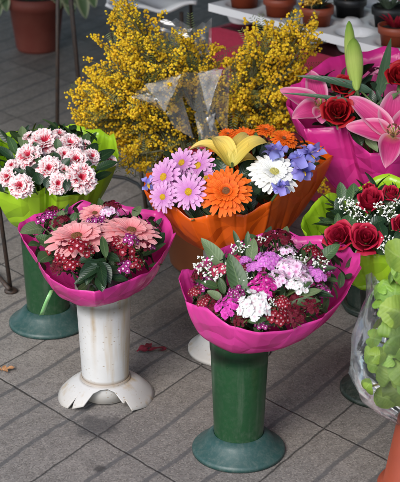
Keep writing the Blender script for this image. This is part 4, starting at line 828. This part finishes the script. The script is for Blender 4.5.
for (lo, hi) in (((-.003, -.004, ztop-.022), (W_+.003, .0, ztop+.002)), ((-.003, D_, ztop-.022), (W_+.003, D_+.004, ztop+.002)), ((-.004, 0.001, ztop-.022), (-.001, D_-.001, ztop+.001)), ((W_+.001, .001, ztop-.022), (W_+.004, D_-.001, ztop+.001))): box(m, lo, hi, 0, FTr)
m.build('tray_rim', M['tray'], t, smooth=False)
m = MB()
for i in range(nx):
    for j in range(ny):
        c = FTr @ np.array([(i+.5)*cw, (j+.5)*cd, 0]); lathe(m, [(.001, .001), (.042, .001), (.046, .005), (rc-.001, ztop-.037), (rc+.001, ztop-.03)], 28, 0, c)
m.build('tray_cups', M['tray'], t)
def tray_pot(i, j, kind, label, foil=False, plant='cactus'):
    c = to+FTr @ np.array([(i+.5)*cw, (j+.5)*cd, .0205]); r = .047
    t = thing('plant_pot', label, 'pot', c, 'small pots in the white tray')
    m = MB(); lathe(m, [(.001, 0), (r*.74, 0), (r*.93, .062), (r*1.06, .064), (r*1.08, .085), (r, .086), (r*.96, .072), (.001, .072)], 40); m.build('pot_body', M[kind], t)
    m = MB(); lathe(m, [(r*.955, .074), (r*.5, .079), (.001, .08)], 30); m.build('soil', M['soil'], t)
    m = MB()
    for k_ in range(26):
        a = rng.uniform(0, 6.28); L = rng.uniform(.03, .055); d = unit((math.cos(a), math.sin(a), rng.uniform(.3, 1.8))); p = np.array([.012*math.cos(a), .012*math.sin(a), .078])
        blade(m, p, p+d*L, .012, (0, 0, 1), .15, leafw, .4, 6, 2)
    m.build('succulent', M[plant], t)
    if foil:
        m = MB(); s_ = 12; V = []
        for q in range(s_+1):
            for w_ in range(s_+1): V.append(((q/s_-.5)*.054, rng.normal(0, .0022), (w_/s_)*.044+rng.normal(0, .001)))
        a = rng.uniform(-.3, .3); m.add(V, gridf(s_, s_), 0, None, rotz(a) @ rotx(.2), (-.015, -.040, .096)); m.build('foil_label', M['gold'], t, smooth=False, solid=.0008)
        m = MB(); tube(m, [(-.015, -.036, .07), (-.02, -.041, .10)], .0015, 6); m.build('label_stick', M['wood'], t)
    return t
tray_pot(0, 0, 'terra', 'small terracotta pot at the left end of the white tray'); tray_pot(1, 0, 'terra', 'terracotta pot second from the left end of the white tray')
tray_pot(2, 0, 'terra', 'terracotta pot with gold foil label, left of the black pots', True); tray_pot(2, 1, 'black', 'black plastic pot with gold foil label in the white tray', True)
tray_pot(3, 1, 'black', 'black plastic pot without foil, rightmost of the black pots'); tray_pot(4, 0, 'terra', 'terracotta pot with red leaves at the right edge, in the white tray', plant='redleaf')
tray_pot(0, 1, 'terra', 'terracotta pot in the second row at the back of the tray')

# ------------------------------------------------------------------ top left: pot with variegated plant, iron stands
P = ground(38, 49); t = thing('potted_plant', 'large red terracotta pot with variegated leaves on the dark pavement', 'plant', P)
m = MB(); lathe(m, [(.001, .004), (.078, .0), (.084, .012), (.104, .168), (.113, .170), (.117, .215), (.110, .216), (.105, .18), (.001, .18)], 64); m.build('pot_body', M['terra_worn'], t)
m = MB(); lathe(m, [(.106, .19), (.05, .198), (.001, .2)], 40); m.build('soil', M['soil'], t)
for (dx, dy, dz, a, L, w_) in [(.09, -.05, .25, -.2, .11, .05), (.10, -.02, .28, .2, .12, .05), (.06, -.09, .27, -.9, .1, .05), (-.09, -.06, .24, 3.6, .10, .045), (-.10, -.02, .3, 3.1, .11, .05), (0, 0, .33, 1.2, .12, .05), (.02, -.05, .32, -1.5, .1, .05), (-.05, .05, .3, 2.3, .12, .05), (.07, .06, .3, .8, .12, .05), (.1, .0, .21, -.4, .09, .045)]:
    m = MB(); p = np.array([dx, dy, dz])*.75; p[2] = dz; d = np.array([math.cos(a), math.sin(a), -.75]); blade(m, p, p+d*L, w_, (math.cos(a)*.6, math.sin(a)*.6, 1), .22, leafw, .2, 12, 4, .03); tube(m, [(0, 0, .19), p*np.array([.4, .4, .8]), p], .003, 5, 1, False)
    m.build('leaf', [M['leaf_var'], M['stem']], t)
for a, b, w_ in [((66, -12), (70, 16), .045), ((80, -10), (86, 19), .05), ((60, -4), (76, 9), .04), ((90, -8), (95, 8), .04), ((2, -10), (7, 12), .045), ((-4, -4), (0, 16), .04), ((50, -10), (58, 4), .04)]:
    m = MB(); p0, p1 = deep(*a, P[1]-.05), deep(*b, P[1]-.09); blade(m, p0, p1, w_, (0, -.7, .7), .15, leafw, .2, 12, 4, .03); tube(m, [P+Z*.19, (P+p0)/2+Z*.2, p0], .003, 5, 1, False); m.build('leaf', [M['leaf_var'], M['stem']], t, shift=P)
def rod(mb, a, b, r=.006): tube(mb, [a, (np.asarray(a)+np.asarray(b))/2, b], r, 10)
def line3(p_top, p_bot, z0=0, ext=1.15):
    """rod through two pixels, standing on the ground"""
    return None
# stand behind the carnations: two rusty rods carried up to a ring out of the frame
f1 = ground(57, 160); f2 = ground(85, 152)
st = thing('iron_stand', 'rusty thin iron stand legs rising behind the carnation bouquet', 'stand', (f1+f2)/2); sb = np.array(st.location)
tp1 = deep(58, -60, f1[1]); tp2 = deep(66, -60, f2[1])
for a, b in ((f1, tp1), (f2, tp2)): m = MB(); rod(m, a, b, .0062); m.build('leg', M['iron'], st, shift=sb)
m = MB(); b3 = (f1+f2)/2+np.array([.03, .16, 0]); rod(m, b3, (tp1+tp2)/2+np.array([0, .07, 0]), .0062); m.build('leg', M['iron'], st, shift=sb)
ctr = (tp1+tp2)/2+np.array([0, .03, 0]); m = MB(); tube(m, [ctr+np.array([.09*math.cos(a), .09*math.sin(a), .0]) for a in np.linspace(0, 6.283, 33)], .006, 8); m.build('ring', M['iron'], st, shift=sb)
# stand at the left edge, with a round foot
f1 = ground(11, 292); tp = deep(-6, 170, f1[1]+.02)
st = thing('iron_stand', 'dark iron stand with a round foot at the left edge', 'stand', f1)
m = MB(); rod(m, f1, f1+(tp-f1)*2.6, .0055); m.build('leg', M['iron'], st, shift=f1)
m = MB(); lathe(m, [(.001, .001), (.017, .001), (.0175, .006), (.013, .011), (.007, .014), (.001, .015)], 24); m.build('foot', M['iron'], st)
m = MB(); a0 = ground(9, 289, .02); tube(m, [a0, ground(-8, 268, .02)], .006, 10); m.build('brace', M['iron'], st, shift=f1)
m = MB(); fb = ground(-40, 262); rod(m, fb, f1+(tp-f1)*2.6+np.array([-.02, .02, 0]), .0055); m.build('leg', M['iron'], st, shift=f1)
# low iron table with white tray behind the mimosa
TZ = .40
c = ground(152, -3, TZ); st = thing('iron_stand', 'black iron stand with a white top behind the mimosa', 'stand', c*np.array([1, 1, 0])); sb = np.array(st.location)
m = MB(); V = []; n = 24
for i in range(n+1):
    for j in range(9): x = (i/n-.5)*.30; V.append((x, (j/8-.5)*.2, TZ-.018*math.sin(math.pi*i/n)-.01*math.sin(j*.8+i*.5)))
m.add(V, gridf(n, 8)); m.build('white_top', M['tray'], st, solid=.012)
for x, y in ((-.135, -.09), (.03, -.07), (.10, -.085), (-.13, .08), (.13, .08)): m = MB(); rod(m, (x, y, 0), (x, y, TZ-.03), .007); m.build('leg', M['iron'], st)
# garden hose lying behind the lime bouquet
m = MB(); tube(m, [ground(x, y, .008) for x, y in [(96, 168), (112, 176), (126, 178), (138, 184), (148, 196), (153, 214), (160, 235)]], .0055, 8); o = m.build('hose', M['black']); tag(o, 'thin black hose curving over the pavement beside the mimosa', 'hose')
m = MB(); rod(m, ground(146, 208), deep(138, 150, ground(146, 208)[1]+.02), .006); o = m.build('iron_rod', M['iron']); tag(o, 'short dark iron rod between the orange bouquet and the mimosa', 'rod')

# ------------------------------------------------------------------ litter on the pavement
def litter(px, py, mat, name, label, cat, spots):
    P = ground(px, py); m = MB()
    for dx, dy, L, w_, a in spots:
        p = np.array([dx, dy, .004]); d = np.array([math.cos(a), math.sin(a), 0]); blade(m, p, p+d*L+Z*.004, w_, (0, 0, 1), .16, ovalw, .2, 8, 4, .10)
    o = m.build(name, M[mat], loc=tuple(P)); tag(o, label, cat); return o
litter(146, 352, 'petal_ground', 'fallen_petal', 'crushed dark red petals on the paving beside the white vase', 'petal', [(-.02, 0, .035, .022, .3), (.0, .004, .03, .016, 1.2), (.005, -.002, .045, .014, .12), (.03, .0, .02, .014, -.4), (-.022, -.004, .03, .018, -.2)])
litter(4, 372, 'dry', 'dry_leaf', 'small tan dry leaf on the paving at the left edge', 'leaf', [(0, 0, .026, .014, .3), (0, 0, .018, .010, 1.6), (0, 0, .018, .010, -1.), (-.004, 0, .014, .01, 2.8)])
litter(110, 40, 'dry', 'dry_leaf', 'dark dry leaf on the shaded paving behind the iron stand', 'leaf', [(0, 0, .03, .014, .3), (0, 0, .02, .010, 2.6)])
